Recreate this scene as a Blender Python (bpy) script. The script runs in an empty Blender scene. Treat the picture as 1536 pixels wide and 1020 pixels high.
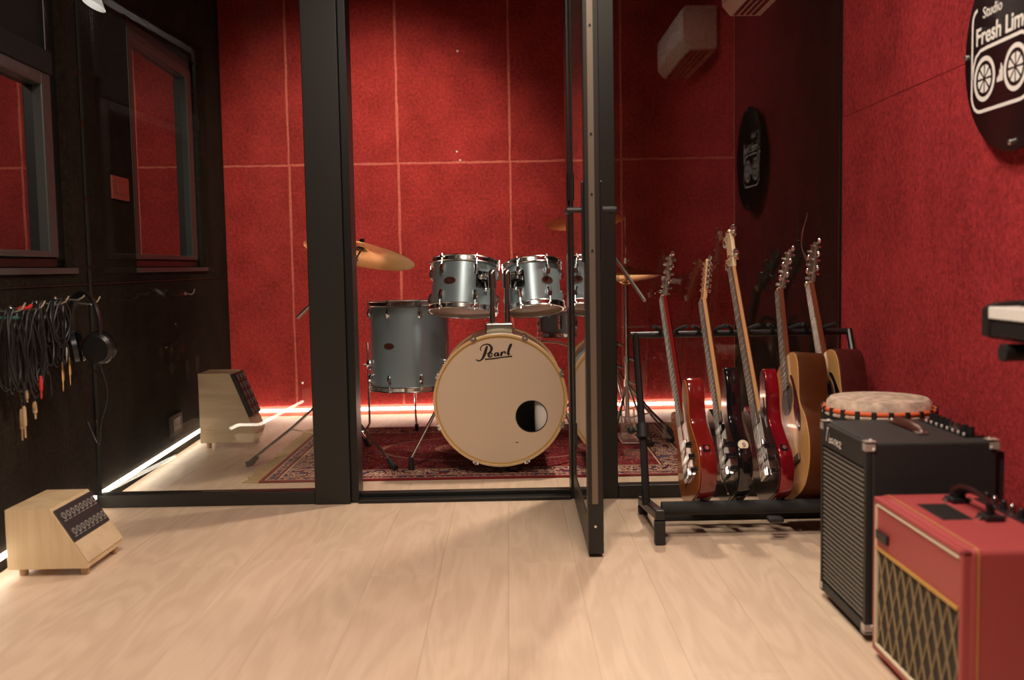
import bpy, bmesh, math, random
from mathutils import Vector, Matrix
R = random.Random(7)
PI = math.pi
S = bpy.context.scene
C = S.collection

# ------------------------------------------------------------------ camera
F, H = 1500.0, 0.91                      # focal length in pixels of the 1536 x 1020 frame, eye height
VX, VY, RHO = 762.0, 398.0, 0.018        # vanishing point of the room's depth axis, roll
_Y = Vector((VX-768, 510-VY, F)).normalized()
_X = Vector((math.cos(RHO), math.sin(RHO), 0)); _X = (_X - _Y*_X.dot(_Y)).normalized()
_Z = -_X.cross(_Y)
if _Z.y < 0: _Z = -_Z
right = Vector((_X.x, _Y.x, _Z.x)); up = Vector((_X.y, _Y.y, _Z.y)); fwd = Vector((_X.z, _Y.z, _Z.z))
cam = bpy.data.objects.new('camera', bpy.data.cameras.new('camera')); C.objects.link(cam)
cam.data.sensor_width = 36; cam.data.lens = F/1536*36; cam.data.clip_start = .02
cam.data.dof.use_dof = True; cam.data.dof.focus_distance = 4.35; cam.data.dof.aperture_fstop = 2.8
m = Matrix((right, up, -fwd)).transposed().to_4x4(); m.translation = (0, 0, H)
cam.matrix_world = m
S.camera = cam
def ray(px, py): return right*((px-768)/F) + up*((510-py)/F) + fwd
def aty(px, py, y):
    r = ray(px, py); return Vector((0, 0, H)) + r*(y/r.y)
def atx(px, py, x):
    r = ray(px, py); return Vector((0, 0, H)) + r*(x/r.x)
def atz(px, py, z=0.0):
    r = ray(px, py); return Vector((0, 0, H)) + r*((z-H)/r.z)

# ------------------------------------------------------------------ world, lights, exposure
w = bpy.data.worlds.new('night'); S.world = w; w.use_nodes = True
w.node_tree.nodes['Background'].inputs[0].default_value = (.5, .55, .7, 1)
w.node_tree.nodes['Background'].inputs[1].default_value = .01
vs = S.view_settings
vs.view_transform = 'Standard'; vs.look = 'None'; vs.gamma = 1; vs.use_curve_mapping = False
vs.exposure = 0.0
def light(kind, loc, target, energy, col, **kw):
    l = bpy.data.lights.new('lamp_light', kind); l.energy = energy; l.color = col
    for k, v in kw.items(): setattr(l, k, v)
    o = bpy.data.objects.new('lamp_light', l); C.objects.link(o); o.location = loc
    o.rotation_euler = (Vector(target)-Vector(loc)).to_track_quat('-Z', 'Y').to_euler()
    return o
CEIL = 2.65
# two ceiling panels of the front room, a track of spots in the drum room
FRONT_LAMPS = [(-.30, 1.25), (.35, 2.35)]
light('AREA', (FRONT_LAMPS[0][0], FRONT_LAMPS[0][1], CEIL-.05), (FRONT_LAMPS[0][0], FRONT_LAMPS[0][1], 0), 65, (1, .84, .70), shape='SQUARE', size=.42)
light('AREA', (FRONT_LAMPS[1][0], FRONT_LAMPS[1][1], CEIL-.05), (FRONT_LAMPS[1][0], FRONT_LAMPS[1][1], 0), 24, (1, .84, .70), shape='SQUARE', size=.30)
SPOTS = [((-.55, 4.45, CEIL-.20), (-.85, 6.17, 1.15), 150, 80), ((.72, 4.66, CEIL-.20), (-.20, 3.55, 0), 170, 80)]
for p, t, e, sz in SPOTS:
    light('SPOT', p, t, e, (1, .84, .68), spot_size=math.radians(sz), spot_blend=.8, shadow_soft_size=.09)

# ------------------------------------------------------------------ materials
def newmat(name):
    mt = bpy.data.materials.new(name); mt.use_nodes = True
    nt = mt.node_tree; return mt, nt, nt.nodes['Principled BSDF']
def N(nt, t, **kw):
    n = nt.nodes.new(t)
    for k, v in kw.items(): setattr(n, k, v)
    return n
def lk(nt, a, b): nt.links.new(a, b)
def plain(name, col, rough=.5, metal=0, coat=0, spec=.5, noise=0, scale=40, bump=0, emit=0):
    mt, nt, b = newmat(name)
    b.inputs['Base Color'].default_value = (*col, 1); b.inputs['Roughness'].default_value = rough
    b.inputs['Metallic'].default_value = metal; b.inputs['Coat Weight'].default_value = coat
    b.inputs['Coat Roughness'].default_value = .05
    b.inputs['Specular IOR Level'].default_value = spec
    if emit:
        b.inputs['Emission Color'].default_value = (*col, 1); b.inputs['Emission Strength'].default_value = emit
    if noise or bump:
        tc = N(nt, 'ShaderNodeTexCoord'); no = N(nt, 'ShaderNodeTexNoise'); no.inputs['Scale'].default_value = scale
        no.inputs['Detail'].default_value = 4
        lk(nt, tc.outputs['Object'], no.inputs['Vector'])
        if noise:
            mx = N(nt, 'ShaderNodeMix', data_type='RGBA')
            mx.inputs[6].default_value = (*[c*(1-noise) for c in col], 1)
            mx.inputs[7].default_value = (*[min(1, c*(1+noise)) for c in col], 1)
            lk(nt, no.outputs['Fac'], mx.inputs[0]); lk(nt, mx.outputs[2], b.inputs['Base Color'])
        if bump:
            bp = N(nt, 'ShaderNodeBump'); bp.inputs['Strength'].default_value = bump; bp.inputs['Distance'].default_value = .004
            lk(nt, no.outputs['Fac'], bp.inputs['Height']); lk(nt, bp.outputs[0], b.inputs['Normal'])
    return mt
def carpet(name, col, var=.35, bump=.9, spec=.12):
    mt, nt, b = newmat(name)
    tc = N(nt, 'ShaderNodeTexCoord')
    a = N(nt, 'ShaderNodeTexNoise'); a.inputs['Scale'].default_value = 55; a.inputs['Detail'].default_value = 6; a.inputs['Roughness'].default_value = .75
    g = N(nt, 'ShaderNodeTexNoise'); g.inputs['Scale'].default_value = 5; g.inputs['Detail'].default_value = 5
    for n in (a, g): lk(nt, tc.outputs['Object'], n.inputs['Vector'])
    ad = N(nt, 'ShaderNodeMath', operation='ADD'); ml = N(nt, 'ShaderNodeMath', operation='MULTIPLY'); ml.inputs[1].default_value = .45
    lk(nt, g.outputs['Fac'], ml.inputs[0]); lk(nt, a.outputs['Fac'], ad.inputs[0]); lk(nt, ml.outputs[0], ad.inputs[1])
    cr = N(nt, 'ShaderNodeValToRGB'); e = cr.color_ramp.elements
    e[0].position = .45; e[0].color = (*[c*(1-var) for c in col], 1)
    e[1].position = 1.0; e[1].color = (*[min(1, c*(1+var)) for c in col], 1)
    lk(nt, ad.outputs[0], cr.inputs[0]); lk(nt, cr.outputs[0], b.inputs['Base Color'])
    bp = N(nt, 'ShaderNodeBump'); bp.inputs['Strength'].default_value = bump; bp.inputs['Distance'].default_value = .012
    lk(nt, a.outputs['Fac'], bp.inputs['Height']); lk(nt, bp.outputs[0], b.inputs['Normal'])
    b.inputs['Roughness'].default_value = .95; b.inputs['Specular IOR Level'].default_value = spec
    return mt
def wood(name, c1, c2, axis='Y', scale=1.0, rough=.4, rand=.0, coat=0, figure=1.0, stretch=.9):
    """grain runs along `axis`; Object Info random shifts the figure from piece to piece"""
    mt, nt, b = newmat(name)
    tc = N(nt, 'ShaderNodeTexCoord'); oi = N(nt, 'ShaderNodeObjectInfo')
    sh = N(nt, 'ShaderNodeVectorMath', operation='MULTIPLY_ADD'); sh.inputs[1].default_value = (37, 61, 23)
    cb = N(nt, 'ShaderNodeCombineXYZ')
    for i in range(3): lk(nt, oi.outputs['Random'], cb.inputs[i])
    lk(nt, cb.outputs[0], sh.inputs[0]); lk(nt, tc.outputs['Object'], sh.inputs[2])
    mp = N(nt, 'ShaderNodeMapping'); k = {'X': 0, 'Y': 1, 'Z': 2}[axis]
    sc = [6*scale]*3; sc[k] = stretch*scale; mp.inputs['Scale'].default_value = sc
    lk(nt, sh.outputs[0], mp.inputs['Vector'])
    a = N(nt, 'ShaderNodeTexNoise'); a.inputs['Scale'].default_value = 1.0; a.inputs['Detail'].default_value = 3; a.inputs['Distortion'].default_value = .6
    lk(nt, mp.outputs[0], a.inputs['Vector'])
    mu = N(nt, 'ShaderNodeMath', operation='MULTIPLY'); mu.inputs[1].default_value = 14*figure
    sn = N(nt, 'ShaderNodeMath', operation='SINE'); lk(nt, a.outputs['Fac'], mu.inputs[0]); lk(nt, mu.outputs[0], sn.inputs[0])
    fm = N(nt, 'ShaderNodeMapping'); s2 = [160*scale]*3; s2[k] = 5*scale; fm.inputs['Scale'].default_value = s2
    lk(nt, sh.outputs[0], fm.inputs['Vector'])
    f = N(nt, 'ShaderNodeTexNoise'); f.inputs['Scale'].default_value = 1; f.inputs['Detail'].default_value = 2; lk(nt, fm.outputs[0], f.inputs['Vector'])
    f5 = N(nt, 'ShaderNodeMath', operation='MULTIPLY_ADD'); f5.inputs[1].default_value = .55; f5.inputs[2].default_value = .16; lk(nt, f.outputs['Fac'], f5.inputs[0])
    m1 = N(nt, 'ShaderNodeMath', operation='MULTIPLY_ADD'); m1.inputs[1].default_value = .15; lk(nt, sn.outputs[0], m1.inputs[0]); lk(nt, f5.outputs[0], m1.inputs[2])
    m2 = N(nt, 'ShaderNodeMath', operation='MULTIPLY_ADD'); m2.inputs[1].default_value = rand; lk(nt, oi.outputs['Random'], m2.inputs[0]); lk(nt, m1.outputs[0], m2.inputs[2])
    mx = N(nt, 'ShaderNodeMix', data_type='RGBA'); mx.inputs[6].default_value = (*c1, 1); mx.inputs[7].default_value = (*c2, 1)
    lk(nt, m2.outputs[0], mx.inputs[0]); lk(nt, mx.outputs[2], b.inputs['Base Color'])
    b.inputs['Roughness'].default_value = rough; b.inputs['Coat Weight'].default_value = coat
    return mt
def glass(name, f0, tint, body=None):
    """thin pane: clear (or dark body) with angle-dependent mirror reflection"""
    mt, nt, b = newmat(name); nt.nodes.remove(b)
    out = nt.nodes['Material Output']
    ge = N(nt, 'ShaderNodeNewGeometry'); dt = N(nt, 'ShaderNodeVectorMath', operation='DOT_PRODUCT')
    lk(nt, ge.outputs['Normal'], dt.inputs[0]); lk(nt, ge.outputs['Incoming'], dt.inputs[1])
    ab = N(nt, 'ShaderNodeMath', operation='ABSOLUTE'); lk(nt, dt.outputs['Value'], ab.inputs[0])
    om = N(nt, 'ShaderNodeMath', operation='SUBTRACT'); om.inputs[0].default_value = 1; lk(nt, ab.outputs[0], om.inputs[1])
    pw = N(nt, 'ShaderNodeMath', operation='POWER'); pw.inputs[1].default_value = 5; lk(nt, om.outputs[0], pw.inputs[0])
    fa = N(nt, 'ShaderNodeMath', operation='MULTIPLY_ADD'); fa.inputs[1].default_value = 1-f0; fa.inputs[2].default_value = f0; lk(nt, pw.outputs[0], fa.inputs[0])
    gl = N(nt, 'ShaderNodeBsdfGlossy'); gl.inputs['Roughness'].default_value = 0.0; gl.inputs['Color'].default_value = (1, 1, 1, 1)
    if body: tr = N(nt, 'ShaderNodeBsdfDiffuse'); tr.inputs[0].default_value = (*body, 1)
    else: tr = N(nt, 'ShaderNodeBsdfTransparent'); tr.inputs[0].default_value = (*tint, 1)
    mx = N(nt, 'ShaderNodeMixShader'); lk(nt, fa.outputs[0], mx.inputs[0]); lk(nt, tr.outputs[0], mx.inputs[1]); lk(nt, gl.outputs[0], mx.inputs[2])
    lk(nt, mx.outputs[0], out.inputs['Surface'])
    return mt
def rug_mat(a, b_):
    mt, nt, b = newmat('persian_rug')
    tc = N(nt, 'ShaderNodeTexCoord'); sx = N(nt, 'ShaderNodeSeparateXYZ'); lk(nt, tc.outputs['Object'], sx.inputs[0])
    def mth(op, p, q=None, r=None):
        n = N(nt, 'ShaderNodeMath', operation=op)
        for i, v in enumerate((p, q, r)):
            if v is None: continue
            if isinstance(v, (int, float)): n.inputs[i].default_value = v
            else: lk(nt, v, n.inputs[i])
        return n.outputs[0]
    ax = mth('ABSOLUTE', sx.outputs[0]); ay = mth('ABSOLUTE', sx.outputs[1])
    e = mth('MINIMUM', mth('SUBTRACT', a, ax), mth('SUBTRACT', b_, ay))
    def ramp(src, stops, interp='CONSTANT'):
        cr = N(nt, 'ShaderNodeValToRGB'); cr.color_ramp.interpolation = interp
        el = cr.color_ramp.elements
        while len(el) < len(stops): el.new(.5)
        for i, (p, c) in enumerate(stops): el[i].position = p; el[i].color = (*c, 1)
        lk(nt, src, cr.inputs[0]); return cr.outputs[0]
    red = (.15, .014, .016); cream = (.46, .35, .24); navy = (.03, .035, .07); rose = (.26, .08, .06); dk = (.07, .012, .014)
    def vor(scale, stops, feat='F1'):
        v = N(nt, 'ShaderNodeTexVoronoi', feature=feat); v.inputs['Scale'].default_value = scale; lk(nt, tc.outputs['Object'], v.inputs['Vector'])
        return ramp(v.outputs['Distance'], stops)
    motif = vor(34, [(0, cream), (.18, navy), (.30, rose), (.42, cream), (.55, red), (.7, navy)])
    field = vor(24, [(0, cream), (.12, navy), (.22, red), (.5, rose), (.56, red), (.75, dk)])
    small = vor(60, [(0, cream), (.3, rose), (.55, navy)])
    bands = ramp(e, [(0, red), (.020, cream), (.028, navy), (.06, red), (.072, cream), (.08, dk), (.2, cream), (.21, red), (.225, dk)])
    d2 = mth('SQRT', mth('ADD', mth('POWER', mth('DIVIDE', sx.outputs[0], .55), 2), mth('POWER', mth('DIVIDE', sx.outputs[1], .34), 2)))
    med = ramp(d2, [(0, navy), (.25, rose), (.45, cream), (.5, dk), (.8, red), (.95, cream), (1.0, dk)])
    def mix(f, p, q):
        n = N(nt, 'ShaderNodeMix', data_type='RGBA')
        if isinstance(f, (int, float)): n.inputs[0].default_value = f
        else: lk(nt, f, n.inputs[0])
        lk(nt, p, n.inputs[6]); lk(nt, q, n.inputs[7]); return n.outputs[2]
    c = mix(mth('LESS_THAN', d2, 1.0), field, mix(.72, med, field))
    c = mix(mth('LESS_THAN', e, .23), c, bands)
    inb = mth('MULTIPLY', mth('GREATER_THAN', e, .085), mth('LESS_THAN', e, .195))
    c = mix(inb, c, motif)
    ins = mth('MULTIPLY', mth('GREATER_THAN', e, .028), mth('LESS_THAN', e, .06))
    c = mix(ins, c, small)
    no = N(nt, 'ShaderNodeTexNoise'); no.inputs['Scale'].default_value = 220; lk(nt, tc.outputs['Object'], no.inputs['Vector'])
    hs = N(nt, 'ShaderNodeHueSaturation'); lk(nt, c, hs.inputs['Color']); lk(nt, mth('MULTIPLY_ADD', no.outputs['Fac'], 1.2, .75), hs.inputs['Value'])
    lk(nt, hs.outputs[0], b.inputs['Base Color'])
    bp = N(nt, 'ShaderNodeBump'); bp.inputs['Strength'].default_value = .6; bp.inputs['Distance'].default_value = .003
    lk(nt, no.outputs['Fac'], bp.inputs['Height']); lk(nt, bp.outputs[0], b.inputs['Normal'])
    b.inputs['Roughness'].default_value = .95; b.inputs['Specular IOR Level'].default_value = .1
    return mt
M = dict(
    red=carpet('red_carpet', (.47, .048, .043), .58), redseam=plain('pale_red_seam', (.68, .15, .11), .95, noise=.5, scale=60),
    redr=carpet('red_carpet_side', (.41, .038, .043), .60),
    black=carpet('black_carpet', (.024, .017, .012), .75, .9, .08),
    floor=wood('pale_oak', (.55, .39, .27), (.76, .58, .43), 'Y', 1.0, .42, .16, 0, 3.2, 1.0),
    sub=plain('dark_underlay', (.12, .08, .05), .9),
    ceil=plain('black_ceiling', (.02, .018, .017), .9), rear=plain('dark_rear_wall', (.03, .022, .02), .9),
    frame=plain('black_aluminium', (.011, .011, .010), .38, .2), frame2=plain('charcoal_aluminium', (.019, .018, .015), .42, .2),
    greyframe=plain('grey_window_frame', (.045, .05, .05), .4),
    glass=glass('clear_glass', .04, (.955, .965, .955)), dglass=glass('night_glass', .20, None, (.004, .005, .006)),
    seal=plain('silicone', (.03, .03, .027), .9, spec=.05), lock=plain('brushed_lock_strip', (.22, .175, .135), .4, .7),
    led=plain('led_diffuser', (1, .90, .74), .5, emit=10), lamp=plain('lamp_glow', (1, .86, .68), .5, emit=4),
    shade=plain('white_shade', (.85, .84, .82), .5, emit=.35), white=plain('white_plastic', (.80, .77, .73), .4), beige=plain('warm_white_plastic', (.72, .64, .52), .4),
    chrome=plain('chrome', (.86, .86, .85), .17, 1), steel=plain('steel', (.70, .68, .64), .30, 1), gold=plain('brass_plug', (.80, .58, .28), .25, 1),
    rubber=plain('black_rubber', (.012, .012, .012), .6), blackpl=plain('black_plastic', (.012, .012, .013), .35), gloss=plain('black_gloss', (.006, .006, .007), .12, coat=.6),
    shell=plain('blue_grey_lacquer', (.33, .42, .455), .32, .5, coat=.3), head=plain('drum_head', (.66, .50, .36), .45), headw=plain('coated_head', (.72, .60, .46), .5),
    hoop=wood('maple_hoop', (.62, .40, .19), (.76, .54, .28), 'Z', 2, .3, 0, .3), ink=plain('black_print', (.010, .009, .010), .5),
    badge=plain('badge', (.10, .035, .025), .35, .4), bronze=plain('cymbal_bronze', (.74, .44, .13), .26, 1),
    boxwood=wood('pale_pine', (.46, .32, .17), (.74, .56, .34), 'Z', 1.6, .5, .1, 0, 1.2), boxwood2=wood('pale_pine_flat', (.42, .30, .18), (.70, .54, .35), 'X', 1.6, .5, .1, 0, 1.2),
    cream=plain('cream', (.46, .31, .17), .5),
    burst=plain('sunburst', (.48, .13, .022), .15, coat=.8), cherry=plain('cherry_red', (.17, .010, .008), .15, coat=.8), metred=plain('metallic_red', (.28, .008, .018), .16, .5, coat=.8),
    tort=plain('dark_tortoise', (.030, .010, .010), .15, coat=.5, noise=.7, scale=50),
    maple=wood('maple_neck', (.52, .26, .10), (.68, .40, .18), 'Z', 2, .35, 0, .2), rose=wood('rosewood', (.050, .026, .016), (.13, .075, .045), 'Z', 3, .5), mahog=wood('mahogany', (.12, .035, .016), (.22, .07, .03), 'Z', 2, .3, 0, .4),
    spruce=wood('spruce_top', (.60, .30, .09), (.74, .42, .16), 'Z', 3, .18, 0, .6), dkside=plain('dark_red_wood', (.055, .010, .009), .3, coat=.4, noise=.4), brside=wood('brown_wood_side', (.055, .014, .004), (.09, .026, .007), 'Z', 2, .4, 0, 0),
    palehead=plain('pale_maple', (.74, .56, .34), .4), tolex=plain('black_tolex', (.022, .021, .020), .55, bump=.5, scale=420, noise=.3), grille=plain('grey_grille_bar', (.16, .14, .115), .6),
    redtolex=plain('red_tolex', (.42, .068, .068), .38, bump=.35, scale=380, noise=.15), cloth=plain('dark_brown_cloth', (.035, .024, .015), .8, noise=.5, scale=300), cord=plain('gold_cord', (.34, .25, .13), .6), trimw=plain('ivory_trim', (.78, .66, .48), .4),
    trimg=plain('gold_trim', (.60, .36, .09), .4, .3), sign=plain('sign_black', (.013, .006, .007), .28), print=plain('white_print', (.80, .76, .72), .5), skin=plain('goat_skin', (.50, .38, .29), .75, noise=.95, scale=34, bump=.7),
    orange=plain('orange_rope', (.72, .12, .03), .7), cable=plain('cable_black', (.010, .010, .010), .42), redtie=plain('red_tie', (.55, .02, .02), .6), greentie=plain('green_tie', (.02, .10, .07), .6),
    darkwood=wood('djembe_wood', (.10, .04, .02), (.18, .08, .04), 'Z', 2, .4), keyw=plain('white_key', (.80, .78, .74), .3), foam=plain('black_foam', (.018, .018, .018), .85), nickel=plain('nickel', (.62, .57, .50), .32, .45), jackgrey=plain('jack_grey', (.26, .24, .22), .35, .3), void=plain('matte_black', (.004, .004, .004), .8), panel=plain('jack_panel', (.016, .010, .012), .45),
    switch=plain('red_switch', (.30, .07, .05), .4), strings=plain('string_steel', (.45, .42, .38), .3, 1), fringe=plain('rug_fringe', (.55, .38, .19), .9), litshell=plain('lit_shell_white', (.78, .76, .72), .35),
)
for k in ('brside', 'dkside'):
    M[k].node_tree.nodes['Principled BSDF'].inputs['Specular IOR Level'].default_value = .12
    M[k].node_tree.nodes['Principled BSDF'].inputs['Coat Weight'].default_value = 0

# ------------------------------------------------------------------ mesh builder
class MB:
    def __init__(s): s.bm = bmesh.new()
    def bx(s, x0, x1, y0, y1, z0, z1, T=None):
        v = [s.bm.verts.new((x, y, z)) for z in (z0, z1) for y in (y0, y1) for x in (x0, x1)]
        for q in ((0, 2, 3, 1), (4, 5, 7, 6), (0, 1, 5, 4), (2, 6, 7, 3), (0, 4, 6, 2), (1, 3, 7, 5)):
            s.bm.faces.new([v[i] for i in q])
        if T:
            for a in v: a.co = T @ a.co
        return s
    def prism(s, poly, a0, a1, axis='x', T=None):
        """poly of 2-D points extruded along axis (x: poly in y,z; y: poly in x,z; z: poly in x,y)"""
        def P(p, a): return {'x': (a, p[0], p[1]), 'y': (p[0], a, p[1]), 'z': (p[0], p[1], a)}[axis]
        A = [s.bm.verts.new(P(p, a0)) for p in poly]; B = [s.bm.verts.new(P(p, a1)) for p in poly]; n = len(poly)
        s.bm.faces.new(A[::-1]); s.bm.faces.new(B)
        for i in range(n): s.bm.faces.new((A[i], A[(i+1) % n], B[(i+1) % n], B[i]))
        if T:
            for v in A+B: v.co = T @ v.co
        return s
    def tube(s, pts, r, n=8, closed=False, flat=1.0):
        pts = [Vector(p) for p in pts]; k = len(pts)
        rs = r if isinstance(r, (list, tuple)) else [r]*k
        rings = []; prev = None
        for i, p in enumerate(pts):
            if closed: t = pts[(i+1) % k]-pts[i-1]
            else: t = pts[min(i+1, k-1)]-pts[max(i-1, 0)]
            t.normalize()
            if prev is None:
                u = t.orthogonal().normalized()
            else:
                u = prev - t*prev.dot(t); u = u.normalized() if u.length > 1e-6 else t.orthogonal().normalized()
            prev = u; vv = t.cross(u)
            rings.append([s.bm.verts.new(p + (u*math.cos(2*PI*j/n) + vv*math.sin(2*PI*j/n)*flat)*rs[i]) for j in range(n)])
        for i in range(k if closed else k-1):
            a, b = rings[i], rings[(i+1) % k]
            for j in range(n): s.bm.faces.new((a[j], a[(j+1) % n], b[(j+1) % n], b[j]))
        if not closed:
            s.bm.faces.new(rings[0][::-1]); s.bm.faces.new(rings[-1])
        return s
    def lathe(s, prof, n=28, T=None, close=False):
        """profile [(r, z)] turned about z; r = 0 ends are closed to a point"""
        rings = []
        for r, z in prof:
            if r < 1e-6: rings.append([s.bm.verts.new((0, 0, z))])
            else: rings.append([s.bm.verts.new((r*math.cos(2*PI*j/n), r*math.sin(2*PI*j/n), z)) for j in range(n)])
        seq = list(range(len(rings)-1)) + ([-1] if close else [])
        for i in seq:
            a, b = rings[i], rings[i+1]
            for j in range(n):
                j2 = (j+1) % n
                if len(a) == 1 and len(b) == 1: continue
                if len(a) == 1: s.bm.faces.new((a[0], b[j2], b[j]))
                elif len(b) == 1: s.bm.faces.new((a[j], a[j2], b[0]))
                else: s.bm.faces.new((a[j], a[j2], b[j2], b[j]))
        if T:
            for rg in rings:
                for v in rg: v.co = T @ v.co
        return s
    def cyl(s, p, q, r, n=14, r2=None):
        p, q = Vector(p), Vector(q); d = q-p
        T = Matrix.Translation(p) @ d.to_track_quat('Z', 'Y').to_matrix().to_4x4()
        r2 = r if r2 is None else r2
        return s.lathe([(0, 0), (r, 0), (r2, d.length), (0, d.length)], n, T)
    def ball(s, c, r, n=12, sc=(1, 1, 1)):
        k = 7; T = Matrix.Translation(Vector(c)) @ Matrix.Diagonal((*sc, 1))
        return s.lathe([(r*math.sin(PI*i/k), -r*math.cos(PI*i/k)) for i in range(k+1)], n, T)
    def mesh(s, name, smooth=False, bevel=0, seg=2, angle=35):
        bm = s.bm
        bmesh.ops.recalc_face_normals(bm, faces=bm.faces)
        if bevel:
            ed = [e for e in bm.edges if len(e.link_faces) == 2 and e.calc_face_angle(0) > math.radians(30)]
            bmesh.ops.bevel(bm, geom=ed, offset=bevel, segments=seg, affect='EDGES', profile=.5, clamp_overlap=True)
        me = bpy.data.meshes.new(name)
        if smooth:
            for f in bm.faces: f.smooth = True
            for e in bm.edges:
                if len(e.link_faces) == 2 and e.calc_face_angle(0) > math.radians(angle): e.smooth = False
        bm.to_mesh(me); bm.free(); return me
    def build(s, name, mat, parent=None, smooth=False, bevel=0, seg=2, angle=35):
        me = s.mesh(name, smooth, bevel, seg, angle)
        me.materials.append(M[mat] if isinstance(mat, str) else mat)
        return link(name, me, parent)
def link(name, me, parent=None, T=None):
    o = bpy.data.objects.new(name, me); C.objects.link(o)
    if parent: o.parent = parent
    if T: o.matrix_local = T
    return o
def tag(o, label, cat, group=None, kind=None):
    o['label'] = label; o['category'] = cat
    if group: o['group'] = group
    if kind: o['kind'] = kind
    return o
def thing(name, label, cat, loc=(0, 0, 0), rot=(0, 0, 0), group=None, kind=None, T=None):
    o = bpy.data.objects.new(name, None); C.objects.link(o); o.empty_display_size = .05
    if T: o.matrix_world = T
    else: o.location = loc; o.rotation_euler = rot
    return tag(o, label, cat, group, kind)
def copy_tree(o, parent=None):
    c = o.copy(); C.objects.link(c); c.parent = parent
    for ch in list(o.children): copy_tree(ch, c)
    return c
def spline(pts, k=6, closed=True):
    """Catmull-Rom through 2-D or 3-D points"""
    pts = [Vector(p) for p in pts]; n = len(pts); out = []
    for i in range(n if closed else n-1):
        g = (lambda j: pts[j % n]) if closed else (lambda j: pts[max(0, min(n-1, j))])
        a, b, c, d = g(i-1), g(i), g(i+1), g(i+2)
        for j in range(k):
            t = j/k
            out.append(.5*((2*b) + (c-a)*t + (2*a-5*b+4*c-d)*t*t + (3*b-a-3*c+d)*t**3))
    if not closed: out.append(pts[-1])
    return out
def ribbon(mb, pts, ws, T, th=.0008):
    """flat pen stroke with a width per point, in the local xy plane of T"""
    pts = [Vector((p[0], p[1])) for p in pts]; n = len(pts); L, Rr = [], []
    for i, p in enumerate(pts):
        t = pts[min(i+1, n-1)]-pts[max(i-1, 0)]; t.normalize(); q = Vector((-t.y, t.x)); wd = (ws[i] if isinstance(ws, (list, tuple)) else ws)/2
        L.append(p+q*wd); Rr.append(p-q*wd)
    for z0, z1 in ((0, th),):
        for i in range(n-1):
            vs_ = [mb.bm.verts.new(T @ Vector((*a, z1))) for a in (L[i], Rr[i], Rr[i+1], L[i+1])]
            mb.bm.faces.new(vs_)
def text_mesh(txt, size, T, shear=0, bold=0):
    cu = bpy.data.curves.new('lettering', 'FONT'); cu.body = txt; cu.size = size; cu.extrude = .0006; cu.shear = shear; cu.offset = bold; cu.resolution_u = 3
    o = bpy.data.objects.new('lettering', cu); C.objects.link(o)
    bpy.context.view_layer.update()
    me = bpy.data.meshes.new_from_object(o.evaluated_get(bpy.context.evaluated_depsgraph_get()))
    bpy.data.objects.remove(o); me.transform(T); me.materials.clear(); return me

# ------------------------------------------------------------------ the room shell
PY = 3.82            # glass partition
BY = 6.17            # back wall of the drum room
RX = 1.277           # right wall, front room
RX2 = 1.40           # right wall, drum room
REAR = -1.6
LA = .05             # the left wall runs slightly outwards
LO = Vector((-1.61, PY, 0))
LT = Matrix.Translation(LO) @ Matrix.Rotation(LA, 4, 'Z')      # left wall frame: x out of the wall, y along it
def lw(u, v, z): return LT @ Vector((u, v, z))

fl = tag(MB().bx(-2.0, 1.6, REAR-.1, BY+.1, -.10, -.013).build('floor', 'sub'), 'pale oak laminate floor running through both rooms', 'floor', kind='structure')
PW, PL = .205, 1.29
mesh_cache = {}
col = 0; x = -1.86
while x < 1.45:
    y = REAR - R.random()*PL if col % 2 else REAR - .37 - R.random()*.3
    while y < BY:
        y0, y1 = max(y, REAR), min(y+PL, BY)
        if y1-y0 > .02:
            key = round(y1-y0, 3)
            if key not in mesh_cache:
                L2 = (y1-y0)/2
                me = MB().bx(-PW/2+.0002, PW/2-.0002, -L2+.0002, L2-.0002, -.0125, 0).mesh('plank', bevel=.0003, seg=1); me.materials.append(M['floor']); mesh_cache[key] = me
            o = link('plank', mesh_cache[key], fl); o.location = (x+PW/2, (y0+y1)/2, 0)
        y += PL
    x += PW; col += 1
tag(MB().bx(-2.0, 1.6, REAR-.1, BY+.1, CEIL, CEIL+.1).build('ceiling', 'ceil'), 'dark ceiling over both rooms', 'ceiling', kind='structure')
tag(MB().bx(-2.0, 1.6, REAR-.1, REAR, 0, CEIL).build('wall_rear', 'rear'), 'dark wall behind the viewer', 'wall', kind='structure')

# left wall: black carpet with two window openings, a jog towards the rear
W1 = (-1.35, -.10, .93, 2.05); W2 = (.62, 1.84, .93, 2.05)      # v0, v1, z0, z1
b = MB()
b.bx(-.16, 0, -1.66, BY-PY+.10, 0, W1[2]); b.bx(-.16, 0, -1.66, BY-PY+.10, W2[3], CEIL)
b.bx(-.16, 0, -1.66, W1[0], W1[2], W2[3]); b.bx(-.16, 0, W1[1], W2[0], W1[2], W2[3]); b.bx(-.16, 0, W2[1], BY-PY+.10, W1[2], W2[3])

b.bx(-.30, .12, -2.62, -1.66, 0, CEIL); b.bx(-.30, -.22, -3.65, -2.62, 0, CEIL); b.bx(-.30, -.13, -5.5, -3.65, 0, CEIL)
o = tag(b.build('wall_left', 'black'), 'black carpeted wall with two dark windows and cable hooks', 'wall', kind='structure'); o.matrix_world = LT
MB().bx(.0, .004, -.9, 2.3, .865, .868).build('seam', 'frame2', o)
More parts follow.
